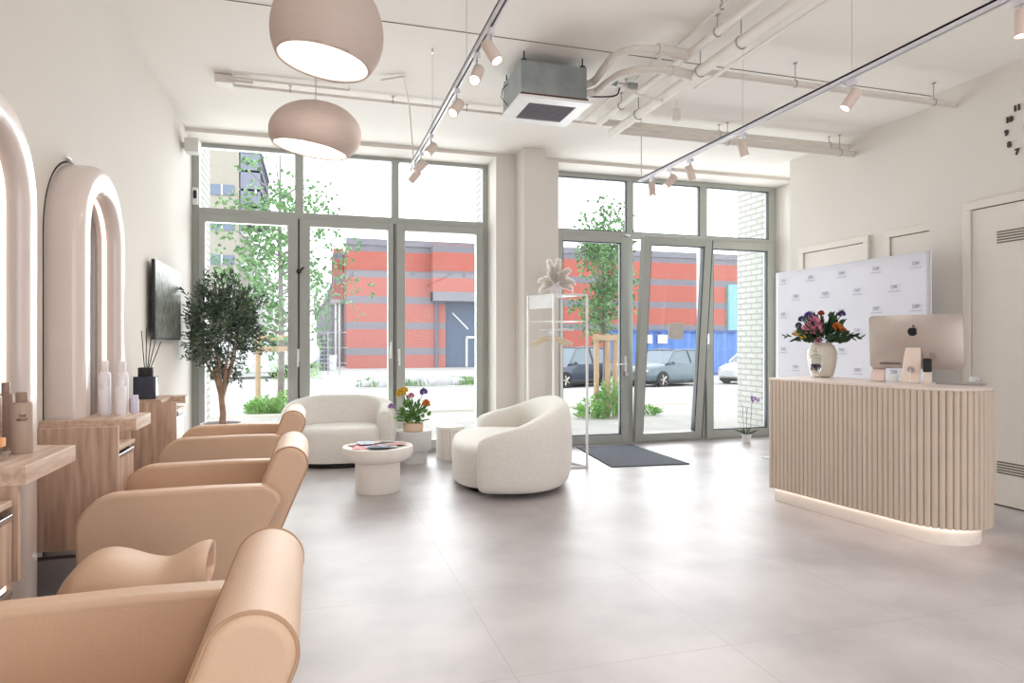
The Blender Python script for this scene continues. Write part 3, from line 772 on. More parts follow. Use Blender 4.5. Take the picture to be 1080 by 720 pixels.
# clothes rack, hangers, vase of plumes
c1, c2_, c3, c4 = (2.30, 7.07), (2.45, 6.65), (2.82, 6.62), (2.69, 7.04)
rk = thing('clothes_rack', 'slim white metal clothes rack with top shelves beside the pillar', 'clothes rack', (2.56, 6.85, 0))
fm = MB(); z = 1.87
for p in (c1, c2_, c3, c4): fm.box(p[0] - .011, p[0] + .011, p[1] - .011, p[1] + .011, 0, z)
for p, q in ((c1, c2_), (c2_, c3), (c3, c4), (c4, c1)):
    for zz in (z - .008, .012): fm.tube([(p[0], p[1], zz), (q[0], q[1], zz)], .011, 4)
fm.build('frame', M['white'], rk, world=True, smooth=0)
MB().prism([c1, c2_, c3, c4], z - .012, z - .004, 'xy').build('shelf', M['white'], rk, world=True, smooth=0)
m_ = MB(); m_.add([(c1[0] , c1[1], z - .15), (c2_[0], c2_[1], z - .15), (c2_[0], c2_[1], z - .01), (c1[0], c1[1], z - .01)], [(0, 1, 2, 3)])
o = m_.build('side_panel', M['white'], rk, world=True, smooth=0); sd = o.modifiers.new('t', 'SOLIDIFY'); sd.thickness = .006
MB().prism([c1, c2_, c3, c4], 1.575, 1.583, 'xy').build('shelf', M['white'], rk, world=True, smooth=0)
ra, rb = Vector(((c1[0] + c2_[0]) / 2, (c1[1] + c2_[1]) / 2, 1.49)), Vector(((c3[0] + c4[0]) / 2, (c3[1] + c4[1]) / 2, 1.49))
MB().cyl(ra, rb, .011).build('hanging_rail', M['white'], rk, world=True)
def hanger():
    h = thing('clothes_hanger', 'x', 'hanger')
    for s_ in (-1, 1):
        pass
    w_ = MB(); prof = []
    for i in range(17):
        u = -1 + 2 * i / 16; prof.append((u * .20, 0, -.085 - .075 * abs(u) ** 1.5))
    w_.tube(prof, .012, 8, radii=[.019 if abs(i - 8) > 3 else .021 for i in range(17)])
    w_.build('shoulder_bar', M['hanger'], h)
    k = MB().tube([(0, 0, -.07), (0, 0, -.02)] + [(.016 * math.sin(a) , 0, .0 - .016 * math.cos(a) * -1 + .0) for a in [PI * q / 6 - PI for q in range(0, 9)]], .0025, 6)
    k.build('hook', M['steel'], h)
    return h
hg = hanger()
hlab = ['pale wooden clothes hanger nearest the room on the rack rail', 'pale wooden clothes hanger in the middle of three on the rack rail', 'pale wooden clothes hanger nearest the pillar on the rack rail']
for i, tt in enumerate((.30, .20, .12)):
    h = hg if i == 0 else dup_tree(hg)
    p = ra.lerp(rb, tt + .1); h.location = (p.x, p.y, p.z - .004); h.rotation_euler = (0, 0, math.radians(-20 + 8 * i)); h['label'] = hlab[i]; h['group'] = 'hangers on the clothes rack'
pv = thing('plume_vase', 'white vase of fluffy dried plumes on top of the clothes rack', 'vase', (2.53, 6.80, 1.87))
MB().lathe([(.035, 0), (.055, .01), (.062, .05), (.05, .09), (.03, .11), (.034, .125), (.028, .122)], 30).build('vase_body', M['whitebottle'], pv)
ax = Vector((.94, -.34, 0))
for k, (dx, dz, L) in enumerate(((-.8, .35, .20), (-.5, .85, .23), (-.12, 1, .27), (.2, 1, .27), (.55, .8, .23), (.85, .35, .2), (-.95, -.05, .17), (.9, -.02, .17), (.1, .5, .14), (-.3, .4, .16))):
    d = (ax * dx + Vector((0, 0, dz)) + Vector((rnd.uniform(-.3, .3), rnd.uniform(-.3, .3), 0))).normalized()
    p0 = Vector((0, 0, .115)); m_ = MB()
    for q in range(170):
        u = q / 170; a = q * 2.4; c = p0 + d * L * (.15 + .85 * u) + Vector((0, 0, -.07 * u * u * abs(dx)))
        e1 = d.orthogonal().normalized(); e2 = d.cross(e1)
        o_ = (e1 * math.cos(a) + e2 * math.sin(a))
        m_.leaf(c, d * .8 + o_ * .8, .075 * (1.15 - u * .6), .013)
    m_.tube([p0, p0 + d * L * .7], .003, 5)
    m_.build('plume', M['plume'], pv, smooth=0)
for dx in (-.42, .32):
    d = (ax * dx + Vector((0, 0, 1))).normalized(); m_ = MB().tube([Vector((0, 0, .1)), Vector((0, 0, .1)) + d * .27], .007, 6, radii=[.003, .009]); m_.build('dried_stalk', M['straw'], pv)

mt = MB(); mt.prism([(3.225, 7.90), (3.08, 6.56), (3.99, 6.48), (4.0, 7.92)], .0, .012, 'xy')
tag(mt.build('door_mat', M['mat'], smooth=0, loc=(3.6, 7.2, 0)), 'dark grey rectangular door mat inside the glass entrance door', 'door mat')

oc = thing('potted_orchid', 'small potted orchid on the floor by the right window', 'orchid', (5.57, 7.64, 0))
MB().lathe([(.048, 0), (.052, .003), (.062, .10), (.064, .12), (.056, .12), (.052, .09)], 8).build('pot', M['white'], oc, smooth=0, bevel=.004)
MB().lathe([(.054, .10), (.05, .108)], 12).build('soil', M['soil'], oc)
for k, (dx, dy, hgt) in enumerate(((-.02, .02, .42), (.03, -.02, .50), (.0, 0, .38))):
    MB().tube([(dx, dy, .10), (dx * 1.6, dy * 1.5, .1 + hgt * .5), (dx * 2.0, dy * 1.5, .1 + hgt * .85), (dx * 3.2 + .02, dy * 1.5, .1 + hgt)], .003, 6).build('stem', M['leaf_d2'], oc)
m_ = MB()
for k in range(9):
    a = k * .7; m_.leaf((.02 * math.cos(a), .02 * math.sin(a), .11), (math.cos(a), math.sin(a), .35 + .1 * (k % 3)), .17, .035, nrm=Vector((0, 0, 1)))
m_.build('leaves', M['leaf_d2'], oc, smooth=0)
for (x, y, z) in ((.10, -.03, .60), (.145, -.04, .575), (.06, -.03, .58), (.08, 0, .61)):
    m_ = MB()
    for k in range(5):
        a = k * 1.257; m_.leaf((x, y, z), (math.cos(a) * .8, -.3, math.sin(a)), .035, .028)
    m_.build('blossom', FC['lilac'], oc, smooth=0)

# indoor olive tree
ot = thing('olive_tree', 'indoor olive tree with a dense dark crown in the left window corner', 'tree', (-.91, 7.42, 0))
MB().lathe([(.15, 0), (.17, .02), (.20, .48), (.205, .52), (.185, .52), (.18, .44)], 40).build('pot', M['grey_plinth'], ot, smooth=40)
MB().lathe([(.182, .44), (.12, .455)], 30).build('soil', M['soil'], ot)
tr = MB(); rt = random.Random(11)
tr.tube([(0, 0, .42), (.012, 0, .62), (-.006, 0, .80)], .04, 10, radii=[.036, .03, .028])
ends = []
for k in range(9):
    a = 2 * PI * k / 9 + rt.uniform(-.3, .3); sp = rt.uniform(.10, .28); z1 = rt.uniform(1.25, 1.75)
    p = [(0, 0, .76), (math.cos(a) * .05, math.sin(a) * .05, .95), (math.cos(a) * sp * .6, math.sin(a) * sp * .6, 1.18), (math.cos(a) * sp, math.sin(a) * sp, z1)]
    tr.tube(p, .02, 7, radii=[.022, .016, .010, .004]); ends.append(Vector(p[-1])); ends.append(Vector(p[2]))
tr.build('trunk', M['bark'], ot)
fo = MB(); cen = Vector((0, 0, 1.52))
def crown_pt(rt_, cen_, rx_, rz_, lob=.25):
    d = Vector((rt_.gauss(0, 1), rt_.gauss(0, 1), rt_.gauss(0, 1))).normalized()
    k = 1 + lob * noise.noise(d * 2.3 + cen_)
    r = (rt_.random() ** .42) * k
    return cen_ + Vector((d.x * rx_ * r, d.y * rx_ * r, d.z * rz_ * r)), d
for k in range(1020):
    p, d = crown_pt(rt, cen, .365, .47, .55)
    if p.x < -.26: continue
    if p.z < 1.10 and rt.random() < .3: continue
    base = (d + Vector((0, 0, .5)) + Vector((rt.uniform(-.6, .6), rt.uniform(-.6, .6), rt.uniform(-.4, .6)))).normalized()
    for q in range(7):
        fo.leaf(p + base * .014 * q, base + Vector((rt.uniform(-1, 1), rt.uniform(-1, 1), rt.uniform(-1, 1))) * .9, rt.uniform(.035, .06), rt.uniform(.012, .020), nrm=Vector((rt.uniform(-1, 1), rt.uniform(-1, 1), rt.uniform(-1, 1))))
fo.build('foliage', M['leaf_dark'], ot, smooth=0, recalc=False)

# ------------------------------------------------------------------ styling stations along the left wall
def drawers(par, y0, y1, z0, z1, X, n):
    """drawer fronts facing the room, each with a bar handle"""
    dz = (z1 - z0) / n
    for k in range(n):
        a, b = z1 - (k + 1) * dz + .012, z1 - k * dz - .03
        d = MB().box(X - .02, X, y0 + .006, y1 - .006, a, b).build('drawer', M['laminate'], par, world=True, smooth=0, bevel=.002)
        MB().box(X - .012, X + .004, y0 + .01, y1 - .01, b - .002, b + .018).build('handle', M['steel'], d, world=True, smooth=0, bevel=.003)
XC = -.87
# station 1
s1 = thing('styling_station', 'nearest wood laminate styling counter with taupe bottles on its ledge', 'counter', (-1.1, 2.3, 0), group=None)
MB().prism([(XL + .002, 2.44), (XC, 2.44), (XC, 2.90), (-1.124, 2.97), (-1.124, 2.495), (XL + .002, 2.495)], .90, .96, 'xy').build('worktop', M['laminate_top'], s1, world=True, smooth=0, bevel=.002)
MB().box(XL + .002, XC - .03, 1.80, 2.43, .84, .86).build('worktop', M['laminate_top'], s1, world=True, smooth=0, bevel=.002)
MB().box(XL + .002, XC - .07, 1.82, 2.42, .36, .838).build('carcass', M['gap'], s1, world=True, smooth=0)
MB().box(XL + .002, XC-.02, 2.44, 2.46, .60, .90).build('side_panel', M['laminate'], s1, world=True, smooth=0)
MB().box(XL + .002, XC, 1.78, 1.80, .36, .96).build('side_panel', M['laminate'], s1, world=True, smooth=0)
drawers(s1, 1.82, 2.43, .36, .83, XC - .03, 2)
# station 2
s2 = thing('styling_station', 'middle wood laminate styling counter with white bottles on its ledge', 'counter', (-1.1, 3.8, 0))
MB().box(XL + .002, XC, 3.47, 3.492, .405, .96).build('side_panel', M['laminate'], s2, world=True, smooth=0)
MB().box(XL + .002, XC - .005, 3.493, 3.80, .84, .86).build('worktop', M['laminate_top'], s2, world=True, smooth=0, bevel=.002)
MB().box(XL + .002, XC - .05, 3.494, 3.80, .406, .838).build('carcass', M['gap'], s2, world=True, smooth=0)
drawers(s2, 3.495, 3.80, .406, .835, XC - .01, 2)
MB().prism([(XL + .002, 3.80), (XC, 3.80), (XC, 4.12), (-1.14, 4.19), (-1.148, 4.19), (-1.148, 3.86), (XL + .002, 3.86)], .90, .96, 'xy').build('worktop', M['laminate_top'], s2, world=True, smooth=0, bevel=.002)
MB().box(XL + .002, XC - .03, 3.80, 3.822, .60, .90).build('side_panel', M['laminate'], s2, world=True, smooth=0)
# station 3
s3 = thing('styling_station', 'farthest wood laminate styling counter with the reed diffuser on its ledge', 'counter', (-1.1, 5.5, 0))
X3 = -.955
MB().box(XL + .002, X3, 5.30, 5.322, .375, .92).build('side_panel', M['laminate'], s3, world=True, smooth=0)
MB().box(XL + .002, X3 - .005, 5.323, 5.66, .84, .86).build('worktop', M['laminate_top'], s3, world=True, smooth=0, bevel=.002)
MB().box(XL + .002, X3 - .05, 5.324, 5.66, .376, .838).build('carcass', M['gap'], s3, world=True, smooth=0)
MB().box(XL + .002, -1.06, 5.33, 5.80, .905, .935).build('ledge', M['laminate'], s3, world=True, smooth=0)
MB().box(XL + .002, X3, 5.66, 5.80, .88, .934).build('worktop', M['laminate_top'], s3, world=True, smooth=0)
d = MB().box(X3 - .03, X3 - .01, 5.33, 5.65, .40, .79).build('drawer', M['white'], s3, world=True, smooth=0, bevel=.002)
MB().box(X3 - .025, X3 - .006, 5.34, 5.64, .79, .805).build('handle', M['steel'], d, world=True, root=s3, smooth=0)
tag(MB().box(-1.28, -1.02, 3.50, 3.56, 0, .36).build('dim_frame_leg', M['greysteel'], smooth=0, loc=(-1.15, 3.53, 0), bevel=.004), 'grey panel added for the dimmer mirror frame leg under the middle counter', 'panel')  # grey box added where the mirror frame leg is less lit

# arched mirrors: full-height glossy frames
def arch_line(w, zt, off, n=28, z0=0.0):
    """centre line of an arch of half width w (in y) and apex zt, offset inward by off"""
    r = w - off; zc = zt - w
    p = [(-r, z0)]
    for i in range(n + 1):
        a = PI - PI * i / n; p.append((r * math.cos(a), zc + r * math.sin(a)))
    p.append((r, z0)); return p
def arched_mirror(label, yc, w=.42, zt=2.34, dep=.17, fw=.155):
    m_ = thing('arched_mirror', label, 'mirror', (XL, yc, 0), group='arched mirrors on the left wall')
    # frame profile (u inward from outer edge, x out from wall), swept along the arch
    prof = [(0.004, 0), (.0, .01), (0, dep * .55)]
    for i in range(1, 9):
        a = PI - (PI / 2) * i / 8; prof.append((.06 + .06 * math.cos(a), dep - .06 + .06 * math.sin(a)))
    prof += [(fw - .04, dep)]
    for i in range(1, 6):
        a = PI / 2 - (PI / 2) * i / 5; prof.append((fw - .04 + .04 * math.cos(a), dep - .04 + .04 * math.sin(a)))
    prof += [(fw, .045), (fw - .015, .045), (fw - .015, 0)]
    mb = MB(); rings = []
    base = arch_line(w, zt, 0); ns = len(base)
    for k in range(ns):
        ring = []
        for (u, x) in prof:
            yy, zz = arch_line(w, zt, u)[k]
            ring.append(mb.bm.verts.new((x, yy, zz)))
        rings.append(ring)
    for k in range(ns - 1):
        for j in range(len(prof) - 1): mb.bm.faces.new((rings[k][j], rings[k + 1][j], rings[k + 1][j + 1], rings[k][j + 1]))
    mb.build('mirror_frame', M['gloss'], m_, smooth=50)
    MB().prism(arch_line(w, zt, fw - .01), .004, .02, 'yz').build('mirror_glass', M['mirror'], m_, smooth=0)
    MB().tube([(.085, y, z) for y, z in arch_line(w, zt, fw + .001)], .011, 6).build('led_strip', M['ledmirror'], m_)
    pts = [(-.006, y, z) for y, z in arch_line(w + .012, zt + .012, .0)]
    MB().tube(pts, .010, 6).build('shadow_line_tube', M['darkmetal'], m_)  # solid dark tube stands in for the shadow line round the frame
    return m_
arched_mirror('nearest arched mirror with a glossy white lit frame', 2.92)
arched_mirror('second arched mirror with a glossy white lit frame', 4.29)
tag(MB().ball((-1.29, 4.165, 2.366), .006, 2).ball((-1.29, 4.195, 2.367), .006, 2).box(-1.297, -1.28, 4.15, 4.21, 2.352, 2.362).build('mirror_hook', M['white'], loc=(-1.29, 4.18, 2.36)), 'tiny white wall hook above the second arched mirror', 'hook')

def bottle(label, loc, prof, m, cat='bottle', grp=None, txt=True, capm=None, split=None, flat=1.0, face=(0.85, -.53, 0)):
    b = thing('bottle', label, cat, loc, 0, grp)
    if split:
        lo = [p for p in prof if p[1] <= split]; hi = [p for p in prof if p[1] >= split]
        a = MB().lathe(lo, 28); 
        for v in a.bm.verts: v.co.y *= flat
        a.build('bottle_body', m, b, smooth=45)
        MB().lathe(hi, 28).build('cap', capm or m, b, smooth=45)
    else: MB().lathe(prof, 28).build('bottle_body', m, b, smooth=45)
    if txt:
        r = max(p[0] for p in prof); h = prof[-1][1]; f = Vector((.35, -.936, 0))
        d_ = Vector((.936, .35, 0))
        T = basis(tuple(f * (r * (flat if flat < 1 else 1) + .001) + Vector((0, 0, h * .62))), d_, (0, 0, 1), f)
        text('lettering', 'THE', r * .36, M['ink'], b, T, .0006, .0004)
        T = basis(tuple(f * (r * (flat if flat < 1 else 1) + .001) + Vector((0, 0, h * .62 - r * .42))), d_, (0, 0, 1), f)
        text('lettering', 'MOST', r * .36, M['ink'], b, T, .0006, .0004)
    return b
spray = lambda r, h: [(r * .9, 0), (r, .006), (r, h * .72), (r * .97, h * .76), (r * .6, h * .80), (r * .55, h * .80 + .001), (r * .58, h * .81), (r * .58, h * .985), (r * .5, h)]
pump = lambda r, h: [(r * .95, 0), (r, .005), (r, h * .80), (r * .9, h * .83), (r * .55, h * .84), (r * .55, h * .841), (r * .56, h * .85), (r * .56, h * .99), (r * .5, h)]
G1 = 'hair product bottles on the nearest counter'; G2 = 'hair product bottles on the middle counter'
bottle('wide taupe bottle with a ribbed cap, frontmost on the nearest counter', (-.985, 2.735, .96), pump(.033, .215), M['tanbottle'], grp=G1, split=.215 * .84, capm=M['taupe2'], flat=.8)
bottle('dark taupe slim bottle behind the wide one on the nearest counter', (-1.07, 2.83, .96), pump(.024, .245), M['taupe2'], grp=G1, split=.245 * .84, txt=False)
bottle('tallest taupe bottle at the left edge of the nearest counter', (-1.07, 2.70, .96), spray(.036, .27), M['tanbottle'], grp=G1, split=.27 * .80, capm=M['taupe2'])
jr = thing('cream_jar', 'small clear jar with an orange lid at the left edge of the nearest counter', 'jar', (-1.0, 2.58, .96))
MB().prism(rr(-.025, .025, -.025, .025, .006), 0, .045, 'xy').build('jar_body', M['clear'], jr)
MB().prism(rr(-.02, .02, -.02, .02, .008), .045, .075, 'xy').build('lid', mat('orange_lid', (232, 170, 110), .4), jr, bevel=.003)
bottle('tall white spray bottle standing at the left on the middle counter', (-1.10, 4.13, .96), spray(.030, .29), M['whitebottle'], grp=G2, split=.29 * .80, txt=False)
bottle('shorter white bottle in front of the left spray bottle on the middle counter', (-1.075, 4.03, .96), pump(.026, .175), M['whitebottle'], grp=G2, split=.175 * .84, txt=False)
bottle('tall white spray bottle standing at the right on the middle counter', (-1.01, 4.115, .96), spray(.030, .285), M['whitebottle'], grp=G2, split=.285 * .80, txt=False)
bottle('shorter white bottle in front of the right spray bottle on the middle counter', (-.995, 4.02, .96), pump(.026, .185), M['whitebottle'], grp=G2, split=.185 * .84, txt=False)
bx_ = tag(MB().lathe([(.02, 0), (.02, .075), (.017, .08), (.017, .10)], 20).build('bottle', mat('lilac_bottle', (210, 206, 226), .35), smooth=40), 'smallest lilac bottle at the right end of the middle counter', 'bottle', G2); bx_.location = (-.945, 4.10, .96)

df = thing('reed_diffuser', 'dark blue square reed diffuser on the farthest counter ledge', 'diffuser', (-1.185, 5.45, .936))
MB().prism(rr(-.075, .075, -.05, .05, .012), 0, .165, 'xy').build('diffuser_bottle', M['bluegls'], df, bevel=.004)
MB().lathe([(.05, .166), (.052, .17), (.052, .225), (.048, .23)], 30).build('collar', M['black'], df)
for k, (dx, dy, h) in enumerate(((-.02, 0, .50), (.0, .01, .52), (.03, 0, .50), (.055, -.01, .47), (.02, .02, .46), (.07, .01, .42))):
    MB().cyl((dx * .3, dy, .20), (dx * 1.4, dy * 2, h), .0035, n=6).build('reed', M['black'], df)

tv = thing('wall_television', 'thin black television mounted on the left wall beside the olive tree', 'television', (-1.26, 6.53, 1.37))
MB().prism(rr(5.99, 7.08, 1.372, 2.03, .008), -1.262, -1.235, 'yz').build('bezel', M['black'], tv, world=True)
# picture showing foliage on the screen
pm = mat('tv_picture', (20, 22, 22), .3, var=0, scale=16, c2=(128, 132, 116), spec=.3); MB().box(-1.2355, -1.2335, 6.005, 7.065, 1.392, 2.018).build('screen', pm, tv, world=True, smooth=0)
MB().box(-1.30, -1.262, 6.35, 6.7, 1.55, 1.85).build('bracket', M['darkmetal'], tv, world=True, smooth=0)

# ------------------------------------------------------------------ salon chairs and the saddle stool
def salon_chair(label, loc, rz=0):
    """faces the mirror (-x); arms along x, back roll on the +x side; origin on the floor"""
    c = thing('salon_chair', label, 'salon chair', loc, rz, 'salon chairs facing the mirrors')
    XFr, XBk = -.80, -.015      # arm front / arm back (local)
    def armprof(d=0.0, top=.735, zlow=.28):
        p = []
        r = .15 - d
        for i in range(9):
            a = PI - .5 * PI * i / 8; p.append((XFr + .15 + r * math.cos(a), top - .15 + r * math.sin(a)))
        p.append((-.30, top - d + .004))
        r2_ = .10 - d
        for i in range(9):
            a = .5 * PI - .42 * PI * i / 8; p.append((XBk - .10 + r2_ * math.cos(a), top - .10 + r2_ * math.sin(a)))
        p += [(XBk - .10 - d, .48), (XBk - .26 - d, zlow + d), (XFr + .08 + d, zlow + d), (XFr + .01 + d, zlow + .06 + d)]
        return p
    for s in (-1, 1):
        y0, y1 = (-.375, -.285) if s < 0 else (.285, .375)
        a = MB().prism(armprof(), y0, y1, 'xz').build('armrest', M['leather'], c, smooth=35, bevel=.022, segs=4)
        ys = y0 + .004 if s < 0 else y1 - .004
        for yy in (y0 + .010, y1 - .010):
            MB().tube([(x, yy, z) for x, z in armprof(.006)][0:19], .004, 6).build('piping', M['piping'], a)
    # back roll: capsule profile leaning backwards
    p0, p1 = Vector((-.155, .40)), Vector((.010, .805)); r0, r1 = .074, .080
    d = (p1 - p0).normalized(); ang = math.atan2(d.y, d.x)
    def cap(rr0, rr1):
        pts = []
        for i in range(17):
            a = ang - PI / 2 + PI * i / 16; pts.append((p1.x + rr1 * math.cos(a), p1.y + rr1 * math.sin(a)))
        for i in range(13):
            a = ang + PI / 2 + PI * i / 12; pts.append((p0.x + rr0 * math.cos(a), p0.y + rr0 * math.sin(a)))
        return pts
    b = MB().prism(cap(r0, r1), -.283, .283, 'xz').build('backrest', M['leather'], c, smooth=35, bevel=.024, segs=4)
    for yy in (-.270, .270):
        MB().tube([(x, yy, z) for x, z in cap(r0 - .002, r1 - .002)], .0045, 6, closed=True).build('piping', M['piping'], b)
    MB().prism(rr(-.82, -.20, .32, .49, (.04, .03, .05, .06)), -.283, .283, 'xz').build('seat', M['leather'], c, smooth=35, bevel=.02, segs=3)
    MB().box(-.70, -.30, -.20, .20, .26, .32).build('seat_frame', M['darkmetal'], c, smooth=0, bevel=.004)
    MB().cyl((-.5, 0, .02), (-.5, 0, .27), .03, n=20).build('gas_lift', M['steel'], c)
    MB().lathe([(.27, 0), (.275, .008), (.25, .016), (.05, .028), (.04, .05)], 40, c=(-.5, 0, 0)).build('base', M['steel'], c, smooth=40)
    return c
salon_chair('nearest beige leather salon chair, partly out of the picture', (-.115, 1.50, 0))
salon_chair('middle beige leather salon chair between two counters', (-.115, 3.40, 0))
salon_chair('farthest beige leather salon chair in front of the olive tree', (-.145, 5.04, 0))

# saddle stool standing between the two nearest chairs
ss = thing('saddle_stool', 'beige leather saddle shaped stool between the nearest and middle chairs', 'stool', (-.56, 2.50, 0))
mb = MB(); rings = []; NU = 26; NV = 28
for i in range(NU + 1):
    u = i / NU; x = -.24 + .46 * u
    top = .60 + .055 * math.exp(-((u - .30) / .24) ** 2) - .0 * math.exp(-((u - .62) / .14) ** 2) + .055 * smoothstep((u - .66) / .30)
    endl = math.sqrt(max(0, 1 - (1 - min(1, u / .22)) ** 2)); endr = math.sqrt(max(0, 1 - (1 - min(1, (1 - u) / .05)) ** 2)) if u > .95 else 1
    hw = (.17 - .035 * u) * max(endl, .03) * (.86 + .14 * endr); bot = .475 + .06 * smoothstep((u - .6) / .4)
    tp = bot + .02 + (top - bot - .02) * max(endl, .03)
    ring = []
    for k in range(NV):
        ph = 2 * PI * k / NV; c_, s_ = math.cos(ph), math.sin(ph)
        y = hw * math.copysign(abs(c_) ** .8, c_); z = (tp + bot) / 2 + (tp - bot) / 2 * math.copysign(abs(s_) ** .8, s_)
        ring.append(mb.bm.verts.new((x, y, z)))
    rings.append(ring)
for i in range(NU):
    for k in range(NV): mb.bm.faces.new((rings[i][k], rings[i + 1][k], rings[i + 1][(k + 1) % NV], rings[i][(k + 1) % NV]))
mb.bm.faces.new(rings[0])
lip = [mb.bm.verts.new((v.co.x - .004, v.co.y * .78, .54 + (v.co.z - .54) * .80)) for v in rings[-1]]
deep = [mb.bm.verts.new((v.co.x - .10, v.co.y * .7, .53 + (v.co.z - .54) * .6)) for v in rings[-1]]
for k in range(NV):
    mb.bm.faces.new((rings[-1][k], lip[k], lip[(k + 1) % NV], rings[-1][(k + 1) % NV])); mb.bm.faces.new((lip[k], deep[k], deep[(k + 1) % NV], lip[(k + 1) % NV]))
mb.bm.faces.new(deep)
mb.build('seat', M['leather'], ss, smooth=70)
MB().cyl((0, 0, .06), (0, 0, .50), .022, n=16).cyl((0, 0, .40), (0, 0, .50), .034, n=16).build('gas_lift', M['steel'], ss)
bs = MB()
for k in range(5):
    a = 2 * PI * k / 5; bs.tube([(0, 0, .09), (.24 * math.cos(a), .24 * math.sin(a), .06)], .014, 8, radii=[.02, .012])
bs.build('base', M['steel'], ss)
for k in range(5):
    a = 2 * PI * k / 5; x, y = .24 * math.cos(a), .24 * math.sin(a)
    MB().cyl((x - .014 * math.sin(a), y + .014 * math.cos(a), .026), (x + .014 * math.sin(a), y - .014 * math.cos(a), .026), .026, n=16).build('castor', M['black'], ss)

# ------------------------------------------------------------------ pendants
def pointlight(name, loc, power, col, r=.06):
    l = bpy.data.lights.new(name, 'POINT'); l.energy = power; l.color = col; l.shadow_soft_size = r
    o = bpy.data.objects.new(name, l); C.objects.link(o); o.location = loc; return o
def pendant(label, loc, rx, rtop, rbot, cut_n, cut_off, cord_to):
    """hollow plaster shade, its opening cut along a tilted plane"""
    t_ = thing('pendant_lamp', label, 'pendant lamp', loc, 0, 'plaster pendant lamps')
    bm = bmesh.new(); bmesh.ops.create_uvsphere(bm, u_segments=56, v_segments=36, radius=1)
    for v in bm.verts:
        z = v.co.z; h = math.hypot(v.co.x, v.co.y); e = .93
        s_ = rx * (h ** e) / (h if h > 1e-6 else 1)
        v.co = Vector((v.co.x * s_, v.co.y * s_, z * (rtop if z > 0 else rbot)))
    n_ = Vector(cut_n).normalized()
    bmesh.ops.bisect_plane(bm, geom=bm.verts[:] + bm.edges[:] + bm.faces[:], plane_co=n_ * cut_off, plane_no=n_, clear_outer=True)
    m_ = MB(); m_.bm.free(); m_.bm = bm
    o = m_.build('shade', M['shade'], t_, smooth=60)
    o.data.materials.append(M['shade_in'])
    sd = o.modifiers.new('wall', 'SOLIDIFY'); sd.thickness = .014; sd.offset = -1; sd.material_offset = 1; sd.material_offset_rim = 0
    MB().cyl((0, 0, rtop - .004), (0, 0, rtop + .006), .02, .012).build('cap', M['shade'], t_)
    MB().cyl((0, 0, rtop), (0, 0, H - loc[2]), .0025, n=6).cyl((0, 0, H - loc[2] - .03), (0, 0, H - loc[2]), .05, n=24).build('cord', M['steel'], t_)
    MB().ball((0, 0, .03), .045, 3).cyl((0, 0, .05), (0, 0, .12), .02).build('bulb', M['bulb'], t_)
    pointlight('pendant_light', (loc[0], loc[1], loc[2] - .04), 4, (1.0, .92, .86), .05)
pendant('upper tall plaster pendant lamp, nearest the camera', (.06, 3.13, 2.75), .250, .27, .235, (-.14, .02, -1.0), .135, 0)
pendant('lower domed plaster pendant lamp over the styling row', (.01, 3.86, 2.515), .250, .165, .16, (-.14, .06, -1.0), .096, 0)

# ------------------------------------------------------------------ spot tracks
def track(label, X, y0, y1, z, cables):
    t_ = thing('spotlight_track', label, 'lighting track', (X, (y0 + y1) / 2, z), 0, 'spotlight tracks')
    MB().box(X - .018, X - .006, y0, y1, z - .016, z + .016).box(X + .006, X + .018, y0, y1, z - .016, z + .016).box(X - .018, X + .018, y0, y1, z + .004, z + .018).build('rail', M['silver'], t_, world=True, smooth=0)
    MB().box(X - .006, X + .006, y0 + .02, y1 - .02, z - .004, z + .004).build('channel', M['gasket'], t_, world=True, smooth=0)
    for y in cables: MB().cyl((X, y, z + .015), (X, y, H), .0018, n=6).cyl((X, y, H - .03), (X, y, H), .007).build('cable', M['steel'], t_, world=True)
    return t_
tl = track('left suspended spotlight track above the lounge', .88, -3.0, 6.40, 3.0, (5.10, 3.9, 1.5, -1))
trr = track('right suspended spotlight track above the reception side', 3.10, -3.0, 5.95, 2.955, (4.30, 3.24, 1.2, -1))
MB().tube([(.88, 6.10, 3.02), (.86, 6.12, 3.3), (.84, 6.10, 3.5), (.80, 5.95, 3.56), (.74, 5.7, 3.60)], .006, 8).build('feed_cable', M['pipe'], tl, world=True)
MB().tube([(3.10, 5.92, 2.97), (3.10, 5.92, 3.61)], .006, 8).build('drop_rod', M['pipe'], trr, world=True)
def spot(X, y, z, aim, label, grp, L=.125, r=.033, power=0):
    s = thing('track_spotlight', label, 'spotlight', (X, y, z), 0, grp)
    d = Vector(aim).normalized()
    MB().box(-.014, .014, -.035, .035, -.045, -.014).build('adapter', M['silver'], s, smooth=0, bevel=.003)
    pv_ = Vector((0, 0, -.125)); MB().cyl((0, 0, -.04), (0, 0, -.105), .006, n=10).build('stem', M['steel'], s)
    a, b = pv_ - d * L * .45, pv_ + d * L * .55
    q = d.to_track_quat('Z', 'Y').to_matrix().to_4x4()
    h = MB().lathe([(r * .9, 0), (r, .004), (r, L), (r * .86, L), (r * .82, L - .012)], 24, M4=Matrix.Translation(a) @ q, cap=False)
    h.bm.faces.new([v for v in list(h.bm.verts)[:24]])
    h.build('head', M['spot'], s, smooth=45)
    MB().lathe([(r * .80, L - .012), (r * .4, L - .010)], 24, M4=Matrix.Translation(a) @ q).build('lens', M['lens'], s)
    if power:
        l = bpy.data.lights.new('spot_light', 'SPOT'); l.energy = power; l.spot_size = math.radians(80); l.spot_blend = .9; l.color = (1.0, .955, .91); l.shadow_soft_size = .04
        o = bpy.data.objects.new('spot_light', l); C.objects.link(o); bb = Vector((X, y, z)) + a + d * (L + .01)
        o.location = bb; o.rotation_euler = d.to_track_quat('-Z', 'Y').to_euler()
SP = 30
GL = 'spotlights on the left track'; GR = 'spotlights on the right track'
